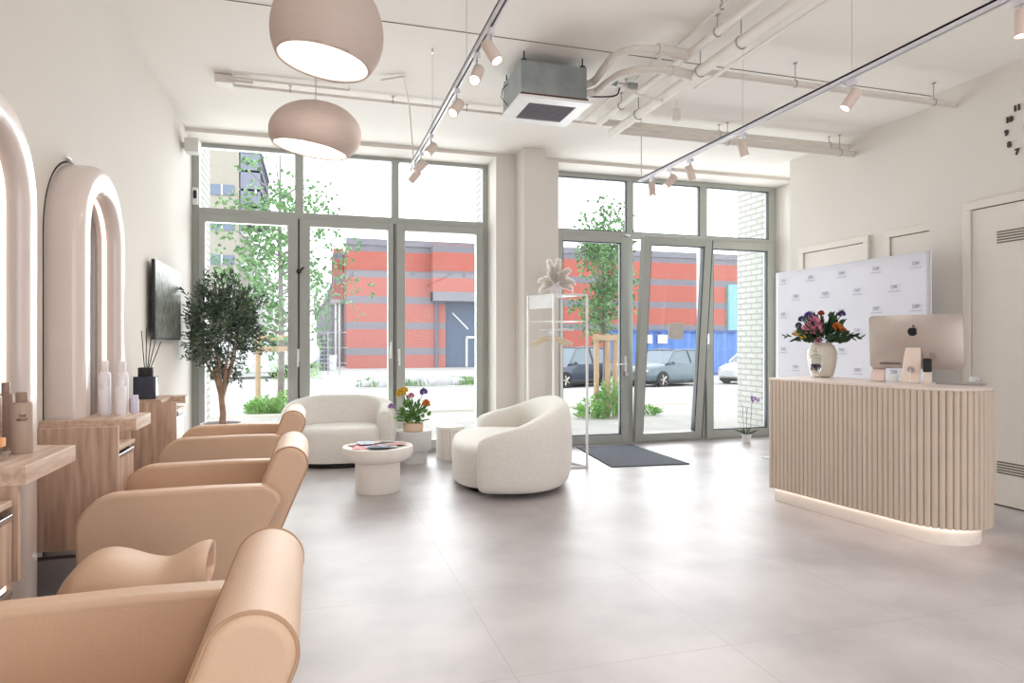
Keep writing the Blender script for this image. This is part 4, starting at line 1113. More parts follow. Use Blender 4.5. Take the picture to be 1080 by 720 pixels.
ZL = 2.985
for (y, aim, lab) in ((3.33, (.40, -.35, -.85), 'left track spotlight nearest the camera, highest in the picture'),
                      (3.64, (-.35, -.55, -.75), 'second left track spotlight, its bright lens facing the camera'),
                      (4.19, (-.5, -.45, -.75), 'third left track spotlight, beside the ceiling unit'),
                      (5.16, (-.55, -.4, -.75), 'fourth left track spotlight, over the window lintel'),
                      (5.67, (-.6, .2, -.6), 'fifth left track spotlight, second from the window end'),
                      (6.02, (-.6, .2, -.75), 'sixth left track spotlight, right at the window end')):
    spot(.88, y, ZL, aim, lab, GL, power=SP)
for (y, aim, lab) in ((3.24, (-.5, .25, -.8), 'right track spotlight nearest the camera, in the open ceiling'),
                      (4.30, (.22, -.1, -.9), 'right track spotlight under the pair of ceiling pipes'),
                      (5.03, (.38, .1, -.85), 'third right track spotlight, left of the pair under the pipes'),
                      (5.35, (-.5, .2, -.6), 'fourth right track spotlight, turned toward the left'),
                      (5.70, (.05, -.1, -1), 'right track spotlight at the window end, pointing straight down')):
    spot(3.10, y, 2.94, aim, lab, GR, power=SP)
# heads further back along the same tracks, above and behind the camera
for X_, ys in ((.88, (1.2, -.2, -1.8)), (3.10, (1.6, .2, -1.4))):
    for y in ys:
        l = bpy.data.lights.new('track_spot_light', 'SPOT'); l.energy = 42; l.spot_size = math.radians(120); l.spot_blend = 1; l.color = (1.0, .955, .91); l.shadow_soft_size = .08
        o = bpy.data.objects.new('track_spot_light', l); C.objects.link(o); o.location = (X_, y, 2.85)
spot(3.10, 2.24, 2.94, (0, .02, -1), 'right track spotlight cut by the top right edge of the picture', GR, L=.12, power=SP)

# ------------------------------------------------------------------ ceiling services
def clamp(mb, p, ztop, r):
    x, y, z = p; mb.cyl((x, y, z + r * .8), (x, y, ztop - .001), .004, n=8).cyl((x, y, ztop - .007), (x, y, ztop - .001), .016, n=12)
def pipe(name, label, pts, r, m, clamps=(), cat='pipe', grp=None, ends=True, insul=None):
    t_ = thing(name, label, cat, pts[0], 0, grp)
    MB().tube(pts, r, 14).build('tube', m, t_, world=True)
    for q in clamps:
        c = MB(); clamp(c, q, H, r); 
        c.tube([(q[0], q[1] + (r + .003) * math.cos(a) if abs(pts[0][1] - pts[-1][1]) < 1 else q[1], q[2] + (r + .003) * math.sin(a)) if abs(pts[0][1] - pts[-1][1]) < 1 else (q[0] + (r + .003) * math.cos(a), q[1], q[2] + (r + .003) * math.sin(a)) for a in [2 * PI * k / 12 for k in range(12)]], .004, 5, closed=True)
        c.build('pipe_clamp', M['greysteel'], t_, world=True)
    return t_
p = pipe('heating_pipe', 'upper of the two long cross pipes ending at the right wall', [(2.72, 6.02, 3.52), (5.705, 6.02, 3.52)], .036, M['pipe'], [(5.45, 6.02, 3.52), (4.05, 6.02, 3.52)], grp='heating pipes across the ceiling')
p = pipe('heating_pipe', 'lower of the two long cross pipes ending at the right wall', [(2.83, 5.94, 3.425), (5.705, 5.94, 3.425)], .036, M['pipe'], [(5.52, 5.94, 3.425), (4.1, 5.94, 3.425)], grp='heating pipes across the ceiling')
p = pipe('heating_pipe', 'single cross pipe ending above the clock wall', [(2.86, 4.512, 3.45), (5.445, 4.512, 3.45)], .026, M['pipe'], [(3.75, 4.512, 3.45), (5.20, 4.512, 3.45)], grp='heating pipes across the ceiling')
for (x, y, z, r) in ((5.70, 6.02, 3.52, .036), (5.70, 5.94, 3.425, .036), (5.44, 4.512, 3.45, .026)):
    pass
p = pipe('heating_pipe', 'thick white lengthwise pipe running from the camera to the cross pipes', [(2.80, -3.8, 3.40), (2.80, 5.96, 3.40)], .042, M['pipe_w'], [(2.80, 5.4, 3.4), (2.80, 4.4, 3.4), (2.80, 3.9, 3.4), (2.8, 2.8, 3.4)], grp='lengthwise heating pipes')
p = pipe('heating_pipe', 'upper lengthwise pipe close to the ceiling beside the thick white one', [(2.68, -3.8, 3.50), (2.68, 6.0, 3.50)], .030, M['pipe_w'], [(2.68, 5.5, 3.5), (2.68, 4.0, 3.5)], grp='lengthwise heating pipes')
p = pipe('conduit', 'thin lengthwise conduit against the ceiling left of the pipes', [(2.58, -3.8, 3.56), (2.58, 6.15, 3.56)], .012, M['pipe'], [(2.58, 5.2, 3.56), (2.58, 3.8, 3.56)], cat='conduit', grp='thin ceiling conduits')
p = pipe('conduit', 'thin lengthwise conduit hung right below the thick white pipe', [(2.88, -3.8, 3.345), (2.88, 4.6, 3.345)], .014, M['pipe_w'], [], cat='conduit', grp='thin ceiling conduits')
p = pipe('conduit', 'long thin cross conduit running from the left junction box to the ceiling unit', [(-.70, 6.18, 3.57), (2.9, 6.22, 3.57)], .013, M['pipe'], [(-.2, 6.18, 3.57), (.7, 6.19, 3.57), (1.4, 6.2, 3.57)], cat='conduit', grp='thin ceiling conduits')
p = pipe('conduit', 'short thin conduit lying beside the left end of the long cross conduit', [(-.70, 6.05, 3.585), (.30, 6.05, 3.585), (.30, 6.05, 3.61)], .010, M['pipe'], [], cat='conduit', grp='thin ceiling conduits')
p = pipe('conduit', 'short diagonal conduit where the left track feed cable leaves the ceiling', [(.55, 5.75, 3.59), (.74, 5.65, 3.605)], .009, M['pipe'], [], cat='conduit', grp='thin ceiling conduits')
jb = MB().box(-.80, -.66, 6.06, 6.22, 3.545, 3.615).cyl((-.78, 6.10, 3.58), (-.50, 6.10, 3.58), .015)
tag(jb.build('junction_box', M['pipe'], smooth=0, loc=(-.73, 6.14, 3.58), bevel=.006), 'beige junction box on the ceiling at the left end of the thin conduit', 'junction box')
# fan coil unit
ac = thing('ceiling_fan_coil', 'galvanised steel fan coil unit with a white louvred diffuser hanging from the ceiling', 'air conditioner', (1.84, 5.15, 3.25))
MB().box(1.545, 2.09, 4.91, 5.44, 3.285, 3.545).build('casing', M['galv'], ac, world=True, smooth=0, bevel=.004)
MB().box(1.535, 2.10, 4.90, 5.45, 3.27, 3.29).build('drip_edge', M['copper'], ac, world=True, smooth=0)
f = MB()
for a in ((1.52, 2.13, 4.885, 5.00), (1.52, 2.13, 5.38, 5.485), (1.52, 1.635, 5.0, 5.38), (2.035, 2.13, 5.0, 5.38)): f.box(a[0], a[1], a[2], a[3], 3.25, 3.27)
f.build('diffuser_frame', M['white'], ac, world=True, smooth=0)
g = MB()
for k in range(14):
    y = 5.01 + k * .0265; g.box(1.635, 2.035, y, y + .014, 3.252, 3.256, Matrix.Rotation(.5, 3, 'X'))
g.build('louvre', M['grille'], ac, world=True, smooth=0)
MB().box(1.635, 2.035, 5.0, 5.38, 3.262, 3.266).build('filter', M['print'], ac, world=True, smooth=0)
h_ = MB()
for x, y in ((1.57, 4.93), (2.06, 4.93), (1.57, 5.42), (2.06, 5.42)): h_.cyl((x, y, 3.50), (x, y, H), .006, n=8).box(x - .02, x + .02, y - .012, y + .012, 3.545, 3.56)
h_.build('hanger_rod', M['darkmetal'], ac, world=True)
MB().cyl((2.09, 5.0, 3.38), (2.13, 5.0, 3.38), .022).cyl((2.09, 5.0, 3.44), (2.13, 5.0, 3.44), .022).build('pipe_connection', M['copper'], ac, world=True)
MB().tube([(1.545, 5.3, 3.50), (1.50, 5.3, 3.45), (1.49, 5.3, 3.38), (1.545, 5.3, 3.32)], .004, 6).build('wire', M['black'], ac, world=True)
def smooth_path(pts, n=8):
    P_ = [Vector(p) for p in pts]; out = []
    for i in range(len(P_) - 1):
        a = P_[max(i - 1, 0)]; b = P_[i]; c = P_[i + 1]; d = P_[min(i + 2, len(P_) - 1)]
        for k in range(n):
            t = k / n; out.append(.5 * ((2 * b) + (c - a) * t + (2 * a - 5 * b + 4 * c - d) * t * t + (3 * b - 3 * c + d - a) * t ** 3))
    out.append(P_[-1]); return out
for lab, pts in (('upper insulated hose curving from the ceiling unit to the pipes', [(2.12, 5.0, 3.44), (2.17, 4.93, 3.46), (2.15, 4.72, 3.47), (2.14, 4.50, 3.475), (2.22, 4.38, 3.48), (2.42, 4.33, 3.485), (2.68, 4.38, 3.50)]),
                 ('lower insulated hose curving from the ceiling unit to the pipes', [(2.12, 5.0, 3.375), (2.20, 4.97, 3.39), (2.22, 4.82, 3.40), (2.26, 4.62, 3.405), (2.40, 4.50, 3.405), (2.60, 4.46, 3.40), (2.80, 4.50, 3.40)])):
    t_ = thing('insulated_hose', lab, 'hose', pts[0], 0, 'insulated hoses of the ceiling unit')
    MB().tube(smooth_path(pts), .030, 12).build('hose', M['pipe'], t_, world=True)
    a, b = Vector(pts[-2]), Vector(pts[-1]); MB().cyl(a.lerp(b, -.1), b, .040, n=14).build('sleeve', M['pipe'], t_, world=True)
vb = thing('valve_assembly', 'small valve with black cable between the ceiling unit and the pipes', 'valve', (2.45, 5.0, 3.50))
MB().cyl((2.33, 5.02, 3.50), (2.40, 5.02, 3.50), .032).cyl((2.52, 5.05, 3.50), (2.60, 5.05, 3.50), .03).build('valve_body', M['galv'], vb, world=True)
MB().cyl((2.38, 5.02, 3.50), (2.56, 5.05, 3.50), .011).build('joint', M['steel'], vb, world=True)
MB().tube(smooth_path([(2.12, 5.02, 3.36), (2.25, 5.0, 3.36), (2.38, 4.98, 3.38), (2.42, 5.0, 3.45)]), .007, 8).build('cable', M['black'], vb, world=True)
MB().tube(smooth_path([(2.45, 5.0, 3.47), (2.55, 4.95, 3.40), (2.68, 4.93, 3.37), (2.80, 4.95, 3.36)]), .010, 8).build('drain_hose', M['pipe_w'], vb, world=True)
sn = thing('ceiling_detector', 'small beige cylinder detector hanging under the thick white pipe', 'detector', (2.85, 4.85, 3.2))
MB().cyl((2.86, 4.85, 3.22), (2.86, 4.85, 3.35), .005).build('stem', M['pipe'], sn, world=True)
MB().lathe([(.028, 3.175), (.034, 3.18), (.036, 3.26), (.028, 3.27)], 20, c=(2.86, 4.85, 0)).build('head', M['pipe'], sn, world=True)
pb = MB().prism(rr(7.40, 7.60, 3.30, 3.44, .03), -1.26, -1.13, 'yz').box(-1.30, -1.26, 7.47, 7.53, 3.34, 3.40)
tag(pb.build('wall_projector', mat('light_grey_box', (214, 212, 210), .5), smooth=30, loc=(-1.2, 7.5, 3.37)), 'small light grey box on a bracket at the top of the left wall', 'projector')
dtc = thing('motion_sensor', 'white oval motion sensor stuck on the left window frame', 'sensor', (-1.262, 8.08, 2.97))
MB().prism(rr(-1.295, -1.235, 2.88, 3.07, .012), 8.062, 8.10).build('housing', M['white'], dtc, world=True, smooth=30)
MB().prism(rr(-1.283, -1.247, 2.945, 3.04, .017), 8.058, 8.064).build('lens', M['black'], dtc, world=True, smooth=30)
dv = MB().ball((-.165, 8.03, 2.17), .03, 2, sc=(1, .6, 1)).cyl((-.165, 8.05, 2.17), (-.11, 8.02, 2.215), .010)
tag(dv.build('frame_catch', M['black'], loc=(-.165, 8.05, 2.17)), 'small black catch high on the grey frame of the left glazing', 'catch')

# ------------------------------------------------------------------ outside
def ground_z(y): return -.03 if y < 13 else (-.03 - .43 * min(1, (y - 13) / 12.0))
M['pave'] = line_tile_mat('pale_paving', (186, 182, 178), (174, 170, 166), (150, 147, 143), .6, .3, 0, 0, .012, .8, .2)
M['road'] = mat('pale_road', (176, 174, 173), .85, var=.05, scale=2)
M['redbrick'] = brick_mat('red_brick_banded', (176, 92, 80), (166, 84, 73), (170, 108, 98), .30, .09, .012, bands=(1.80, .93, .50, (122, 118, 126), 0))
M['brickdark'] = brick_mat('grey_brick', (128, 126, 134), (116, 114, 122), (140, 138, 144), .30, .09, .012)
M['whitebrick'] = brick_mat('white_brick', (228, 227, 224), (220, 219, 216), (190, 187, 183), .26, .085, .012)
def strip(x0, x1, ys, name, m, dz=0, label=None, cat=None, kind='structure'):
    mb = MB(); v = []; f = []
    for y in ys:
        z = ground_z(y) + dz; v += [(x0, y, z), (x1, y, z), (x0, y, z - .3), (x1, y, z - .3)]
    for i in range(len(ys) - 1):
        a = 4 * i; b = a + 4
        f += [(a, a + 1, b + 1, b), (a + 2, b + 2, b + 3, a + 3), (a, b, b + 2, a + 2), (a + 1, a + 3, b + 3, b + 1)]
    f += [(0, 2, 3, 1), (b, b + 1, b + 3, b + 2)]
    mb.add(v, f); o = mb.build(name, m, smooth=0); o['kind'] = kind
    return o
strip(-60, 90, [8.2, 9, 13.0], 'ground_pavement', M['pave'])
strip(-60, 90, [13.0, 16, 19, 22, 25, 26.4, 29.5], 'ground_road', M['road'])
strip(-60, 90, [29.5, 40, 140], 'ground_yard', M['road'], dz=.01)
strip(-60, 90, [13.0, 13.18], 'trim_kerb', M['pipe'], dz=.05)
# white brick piers beside the glazing
struct('wall_brick_pier_left', MB().box(-2.2, -1.26, 8.20, 9.15, -.03, 7.0), M['whitebrick'])
struct('wall_brick_pier_middle', MB().box(2.14, 2.84, 8.20, 8.90, -.03, 7.0), M['whitebrick'])
struct('wall_brick_pier_right', MB().box(6.46, 8.2, 8.20, 9.10, -.03, 7.0), M['whitebrick'])
struct('wall_unseen_upper', MB().box(-2.2, 8.2, 8.20, 8.34, 3.66, 7.0), M['whitebrick'])  # out of view, added so the sky lights the room only through the glazing

YB_ = 47.0
def px2(px, Y): 
    u = (px - 540) / 700.0; s, c = math.sin(YAW), math.cos(YAW)
    t = Y / (c - u * s); return (s + u * c) * t
def zz(px, py, Y):
    u = (px - 540) / 700.0; s, c = math.sin(YAW), math.cos(YAW)
    return 1.35 + (361 - py) / 700.0 * Y / (c - u * s)
x0 = px2(366, YB_); x1 = px2(790, YB_) + 14
rb = thing('brick_building', 'long red brick building with grey bands across the street', 'building', (x0, YB_, -.46))
gx0, gx1 = px2(470, YB_), px2(520, YB_) + 3.2
zg = zz(480, 318, YB_)
mb = MB()
mb.box(x0, gx0, YB_, YB_ + 14, -.5, 8.1).box(gx1, x1, YB_, YB_ + 14, -.5, 8.1).box(gx0, gx1, YB_, YB_ + 14, zg, 8.1)
mb.build('wall', M['redbrick'], rb, world=True, smooth=0)
MB().box(x0 - .05, x1, YB_ - .06, YB_ + .4, 8.1, 8.55).build('parapet', M['brickdark'], rb, world=True, smooth=0)
gd = MB().box(gx0, gx1, YB_ + .35, YB_ + .5, -.46, zg)
for k in range(9): gd.box(gx0, gx1, YB_ + .31, YB_ + .36, -.3 + k * .56, -.26 + k * .56)
gdo = gd.build('garage_door', mat('blue_grey_door', (76, 92, 118), .6), rb, world=True, smooth=0)
xa = px2(492, YB_)
wd = MB()
for a in ((xa, xa + .14, -.4, 1.75), (xa + 1.3, xa + 1.44, -.4, 1.75), (xa, xa + 1.44, 1.65, 1.8)): wd.box(a[0], a[1], YB_ + .24, YB_ + .33, a[2], a[3])
wd.build('wicket_door', M['white'], gdo, world=True, root=rb, smooth=0)
MB().box(px2(454, YB_), gx1 + .3, YB_ - 1.0, YB_, zg, zg + .5).box(px2(454, YB_), gx1 + .3, YB_ - 1.05, YB_ + .0, zg + .5, 8.2).build('canopy', M['redbrick'], rb, world=True, smooth=0)
MB().box(px2(454, YB_), gx1 + .3, YB_ - 1.08, YB_, zg - .02, zg + .62).build('lintel', M['brickdark'], rb, world=True, smooth=0)
MB().cyl((px2(460, YB_), YB_ - .12, -.46), (px2(460, YB_), YB_ - .12, zg), .12, n=10).build('downpipe', mat('grey_downpipe', (96, 98, 112), .6), rb, world=True)
MB().cyl((px2(478, YB_), YB_ + .2, zz(478, 330, YB_)), (px2(492, YB_), YB_ - .5, zz(492, 347, YB_)), .05, n=6).build('lamp_arm', M['white'], rb, world=True)
wx0, wx1 = px2(766, YB_), px2(786, YB_) + 6
wn = MB().box(wx0, wx1, YB_ - .10, YB_ + .02, zz(770, 350, YB_), zz(770, 300, YB_)).build('window', mat('pale_teal_glass', (128, 178, 184), .2), rb, world=True, smooth=0)
fr = MB()
for x in (wx0, wx0 + 2.0, wx0 + 4, wx0 + 6): fr.box(x, x + .12, YB_ - .16, YB_ - .1, zz(770, 350, YB_), zz(770, 300, YB_))
fr.build('window_frame', mat('teal_frame', (84, 132, 140), .5), wn, world=True, root=rb, smooth=0)
# set-back wing with porch
xs0, xs1 = px2(352, 52), px2(366, 52)
wg = thing('brick_wing', 'lower set-back red brick wing with a pale porch left of the long building', 'building', (xs0, 52, -.46))
MB().box(xs0, x0 - .03, 52, 59.5, zz(355, 320, 52), zz(355, 262, 52)).build('wall', M['redbrick'], wg, world=True, smooth=0)
MB().box(xs0 + .05, x0 - .03, 52.8, 59.5, -.46, zz(355, 320, 52)).build('back_wall', M['brickdark'], wg, world=True, smooth=0)
for px_ in (353, 357): MB().box(px2(px_, 51.7), px2(px_ + 2, 51.7), 51.6, 51.9, -.46, zz(355, 318, 52)).build('column', M['white'], wg, world=True, smooth=0)
MB().box(xs0 - .2, x0 - .03, 51.4, 52.0, zz(355, 320, 52), zz(355, 316, 52)).build('porch_roof', M['greysteel'], wg, world=True, smooth=0)
# grey shed with a sloping roof line
sh = thing('grey_shed', 'pale grey metal shed with a sloping roof beside the brick wing', 'building', (px2(341, 60), 60, -.46))
MB().prism([(px2(334, 60), -.46), (px2(352, 60), -.46), (px2(352, 60), zz(352, 294, 60)), (px2(340, 60), zz(340, 322, 60)), (px2(334, 60), zz(334, 330, 60))], 60, 75).build('wall', mat('pale_grey_sheet', (182, 184, 190), .6), sh, world=True, smooth=0)
MB().prism([(px2(334, 60) - .1, zz(334, 330, 60)), (px2(340, 60), zz(340, 322, 60)), (px2(352, 60), zz(352, 294, 60)), (px2(352, 60), zz(352, 292, 60)), (px2(340, 60), zz(340, 320, 60)), (px2(334, 60) - .1, zz(334, 328, 60))], 59.8, 75.2).build('roof', M['white'], sh, world=True, smooth=0)
pl = MB()
for k in range(9):
    for j in range(2): pl.box(px2(337, 44) + j * .32 + .03 * (k % 2), px2(337, 44) + .28 + j * .32, 44, 44.8, -.46 + k * .26, -.46 + k * .26 + .2)
tag(pl.build('pallet_stack', mat('dark_crate', (72, 74, 84), .7), smooth=0, loc=(px2(341, 44), 44, -.46)), 'tall dark stack of crates in front of the grey shed', 'crates')
bn_ = MB().lathe([(.28, 0), (.35, .9), (.37, .95)], 16)
tag(bn_.build('rubbish_bin', M['white'], smooth=40, loc=(0, 0, 0)), 'pale rubbish bin beside the dark crates', 'bin').location = (px2(350, 46), 46, -.45)
sg = thing('round_road_sign', 'round white sign on a pole beyond the left glazing', 'sign', (px2(324, 12), 12, -.03))
MB().cyl((px2(324, 12), 12, -.03), (px2(324, 12), 12, 1.25), .025).build('pole', M['greysteel'], sg, world=True)
MB().cyl((px2(324, 12), 11.97, zz(324, 371, 12)), (px2(324, 12), 11.93, zz(324, 371, 12)), .205, n=40).build('sign_disc', M['white'], sg, world=True)
# site fence in front of the shed
fe = thing('mesh_fence', 'thin wire fence across the yard left of the brick building', 'fence', (px2(340, 38), 38, -.46))
fm = MB()
for px_ in (322, 334, 346, 358): fm.cyl((px2(px_, 38), 38, -.46), (px2(px_, 38), 38, 1.95), .03, n=6)
fm.build('post', M['greysteel'], fe, world=True)
fm = MB()
for z in (.2, 1.05, 1.9): fm.cyl((px2(322, 38), 38, z), (px2(366, 38), 38, z), .018, n=6)
fm.build('rail', M['greysteel'], fe, world=True)

# apartment block far left
ap_ = thing('apartment_block', 'beige apartment block with blue ribbon windows at the far left', 'building', (-8, 50, -.46))
bx = px2(252, 50); bl = px2(200, 50)
MB().box(bl - 10, bx, 50, 60, -.5, zz(240, 158, 50)).build('wall', mat('beige_panel', (168, 162, 150), .8, var=.03, scale=2, stretch=(4, 4, .2)), ap_, world=True, smooth=0)
for (ya, yb) in ((233, 243), (269, 279), (195, 206)):
    wn = MB().box(bl - 9, bx - .3, 49.93, 50.02, zz(240, yb, 50), zz(240, ya, 50)).box(bx - .02, bx + .06, 50.3, 58, zz(240, yb, 50), zz(240, ya, 50)).build('window', mat('blue_grey_window', (112, 124, 146), .3), ap_, world=True, smooth=0)
    f = MB()
    for k in range(12): f.box(bl - 9 + k * 2.2, bl - 8.9 + k * 2.2, 49.90, 49.95, zz(240, yb, 50), zz(240, ya, 50))
    f.build('mullion', M['white'], wn, world=True, root=ap_, smooth=0)
f = MB()
for k in range(8):
    f.box(bx + .1, bx + 1.4, 50 + k * 1.3, 50.1 + k * 1.3, zz(240, 222, 50), zz(240, 150, 50))
for z_ in (218, 200, 180, 160): f.box(bx, bx + 1.5, 50, 59, zz(240, z_, 50), zz(240, z_, 50) + .15)
f.build('balcony_frame', mat('grey_steelwork', (128, 130, 148), .5), ap_, world=True, smooth=0)
a2 = thing('low_apartment_wing', 'long pale wing receding behind the beige apartment block', 'building', (-8, 61, -.46))
MB().box(bl - 10, bx - .1, 60.2, 115, -.5, 9.9).build('wall', mat('pale_render', (186, 184, 182), .8), a2, world=True, smooth=0)
MB().box(bx - .1, bx + .0, 62, 112, 6.8, 7.6).build('window', bpy.data.materials['blue_grey_window'], a2, world=True, smooth=0)
# low clutter under the trees: van, containers, hut
def blockvehicle(label, px_, Y, L, Hh, col, rz=0):
    v_ = thing('parked_van', label, 'van', (px2(px_, Y), Y, ground_z(Y)), rz, 'vehicles parked in the far yard')
    m1 = mat('van_paint', col, .4)
    MB().prism([(-L / 2, .3), (L / 2, .3), (L / 2, Hh * .55), (L / 2 - .5, Hh * .62), (L / 2 - 1.0, Hh), (-L / 2, Hh)], -.95, .95).build('body', m1, v_, smooth=0, bevel=.08)
    MB().prism([(L / 2 - 1.5, Hh * .6), (L / 2 - .52, Hh * .64), (L / 2 - 1.0, Hh * .93), (L / 2 - 1.5, Hh * .93)], -.97, .97).build('window', M['screen'], v_, smooth=0)
    for x in (-L / 2 + .8, L / 2 - .8):
        for y in (-.9, .9): MB().cyl((x, y - .1, .35), (x, y + .1, .35), .35, n=20).build('wheel', M['black'], v_)
blockvehicle('white van parked in the far yard behind the olive tree', 262, 36, 4.6, 2.2, (226, 228, 232), .3)
blockvehicle('blue van parked in the far yard behind the wooden tree stakes', 284, 43, 4.4, 2.1, (150, 170, 204), -.2)
blockvehicle('pale blue van parked in the far yard beside the tree trunk', 306, 50, 4.4, 2.3, (184, 198, 220), .1)

# blue container and cars by the street
ct = thing('blue_container', 'long blue corrugated container behind the parked car', 'container', (px2(725, 32), 32, ground_z(32)))
xa, xb = px2(658, 32), px2(800, 32); zt = zz(725, 350, 32); pts = []
n = 44
for k in range(n + 1):
    x = xa + (xb - xa) * k / n; d_ = [0, 0, .12, .12][k % 4]; pts.append((x, 32 + d_))
pts += [(xb, 34.4), (xa, 34.4)]
MB().prism(pts, ground_z(32) + .12, zt, 'xy').build('container_body', mat('blue_paint', (92, 130, 196), .5, var=.05, scale=2), ct, world=True, smooth=0)
MB().box(xa - .05, xb + .05, 31.93, 34.5, zt, zt + .12).box(xa - .05, xb + .05, 31.93, 34.5, ground_z(32), ground_z(32) + .15).build('frame', mat('dark_blue_paint', (70, 96, 150), .5), ct, world=True, smooth=0)
for px_ in (683, 699):
    m_ = MB().box(px2(px_, 31.9) - .28, px2(px_, 31.9) + .28, 31.90, 31.94, zz(px_, 362, 31.9), zz(px_, 353, 31.9)); m_.build('label_plate', M['white'], ct, world=True, smooth=0)

def car(label, loc, heading, col, L=4.05, Wd=1.78, Hc=1.50, hubs=True):
    """nose along local +x; wheels at z 0"""
    c = thing('parked_car', label, 'car', loc, heading, None)
    paint = mat('car_paint', col, .25, .2, var=0, coat=.7); hw = Wd / 2
    # lower body: lofted sections along x : (x, z bottom, z belt, half width)
    secs = [(-L / 2, .42, .82, .66), (-L / 2 + .10, .28, .98, .80), (-L / 2 + .5, .24, 1.02, .87), (-.9, .22, 1.0, .89), (.2, .22, .98, .89), (L / 2 - 1.15, .22, .96, .88), (L / 2 - .55, .24, .86, .85), (L / 2 - .12, .28, .74, .76), (L / 2, .36, .62, .62)]
    mb = MB(); rings = []
    for (x, zb, zt_, h) in secs:
        pr = [(-h * .9, zb), (-h, zb + .10), (-h * 1.0, (zb + zt_) / 2), (-h * .95, zt_ - .06), (-h * .84, zt_), (0, zt_ + .025), (h * .84, zt_), (h * .95, zt_ - .06), (h, (zb + zt_) / 2), (h, zb + .10), (h * .9, zb), (0, zb)]
        rings.append([mb.bm.verts.new((x, y, z)) for y, z in pr])
    for i in range(len(rings) - 1):
        n_ = len(rings[0])
        for k in range(n_): mb.bm.faces.new((rings[i][k], rings[i + 1][k], rings[i + 1][(k + 1) % n_], rings[i][(k + 1) % n_]))
    mb.bm.faces.new(rings[0]); mb.bm.faces.new(rings[-1])
    mb.build('body', paint, c, smooth=40)
    # greenhouse
    gx = [(-L / 2 + .16, .98), (-L / 2 + .50, Hc - .12), (-L / 2 + .85, Hc - .01), (-.2, Hc), (.35, Hc - .05), (L / 2 - 1.05, .95)]
    def gh(sc_, z0s): 
        m_ = MB(); rr_ = []
        for (x, z) in gx:
            t_ = (z - .95) / (Hc - .95); h = .84 - .20 * t_
            rr_.append([m_.bm.verts.new((x, -(.84) * sc_, .93)), m_.bm.verts.new((x, -h * sc_, z)), m_.bm.verts.new((x, h * sc_, z)), m_.bm.verts.new((x, .84 * sc_, .93))])
        for i in range(len(rr_) - 1):
            for k in range(3): m_.bm.faces.new((rr_[i][k], rr_[i + 1][k], rr_[i + 1][k + 1], rr_[i][k + 1]))
        m_.bm.faces.new(rr_[0]); m_.bm.faces.new(rr_[-1]); return m_
    gh(1, 0).build('cabin_glass', mat('car_glass', (96, 112, 124), .08, var=0, coat=.5), c, smooth=30)
    rf = MB(); rfp = gx[1:5]
    rf.prism([(x, z + .004) for x, z in rfp] + [(x, z + .03) for x, z in rfp[::-1]], -.66, .66)
    for s_ in (-1, 1):
        for (xa_, za), (xb_, zb_) in ((gx[0], gx[1]), (gx[5], gx[4])): rf.tube([(xa_, s_ * .83, .95), (xb_, s_ * .66, zb_)], .035, 6)
        rf.tube([(-.55, s_ * .85, .96), (-.5, s_ * .665, Hc - .01)], .035, 6)
        rf.tube([(rfp[0][0], s_ * .66, rfp[0][1]), (rfp[1][0], s_ * .655, rfp[1][1]), (rfp[2][0], s_ * .655, rfp[2][1]), (rfp[3][0], s_ * .665, rfp[3][1])], .03, 6)
    rf.build('roof', paint, c, smooth=35)
    for x in (-L / 2 + .75, L / 2 - .80):
        for s_ in (-1, 1):
            w_ = MB().cyl((x, s_ * (hw - .19), .33), (x, s_ * (hw + .005), .33), .33, n=28).build('wheel', M['black'], c)
            hb = MB().cyl((x, s_ * (hw - .01), .33), (x, s_ * (hw + .014), .33), .07, n=12)
            for k in range(5):
                a = k * 2 * PI / 5; hb.tube([(x, s_ * (hw + .008), .33), (x + .2 * math.cos(a), s_ * (hw + .008), .33 + .2 * math.sin(a))], .03, 5)
            hb.build('hub', M['alu'], w_)
    for s_ in (-1, 1):
        MB().ball((L / 2 - .10, s_ * .55, .66), .13, 2, sc=(.8, 1.3, .6)).build('headlight', M['alu'], c)
        MB().ball((L / 2 - 1.35, s_ * .93, 1.0), .09, 2, sc=(.7, 1, .7)).build('mirror', paint, c)
    MB().box(-L / 2 + .3, L / 2 - .3, -hw + .08, hw - .08, .14, .25).build('sill', M['black'], c, smooth=0)
    return c
hd_ = math.atan2(-.345, -.939)
car('grey blue hatchback parked on the street, seen through the tilted sash', (px2(703, 24.6), 24.6, ground_z(24.6)), hd_, (86, 102, 112))
car('dark blue car parked behind the clothes rack', (px2(600, 25.6), 25.6, ground_z(25.6)), hd_ + .15, (62, 68, 84), Hc=1.62)
car('white car at the right edge of the street beside the brick pier', (px2(800, 25.2), 25.2, ground_z(25.2)), hd_, (232, 232, 236))

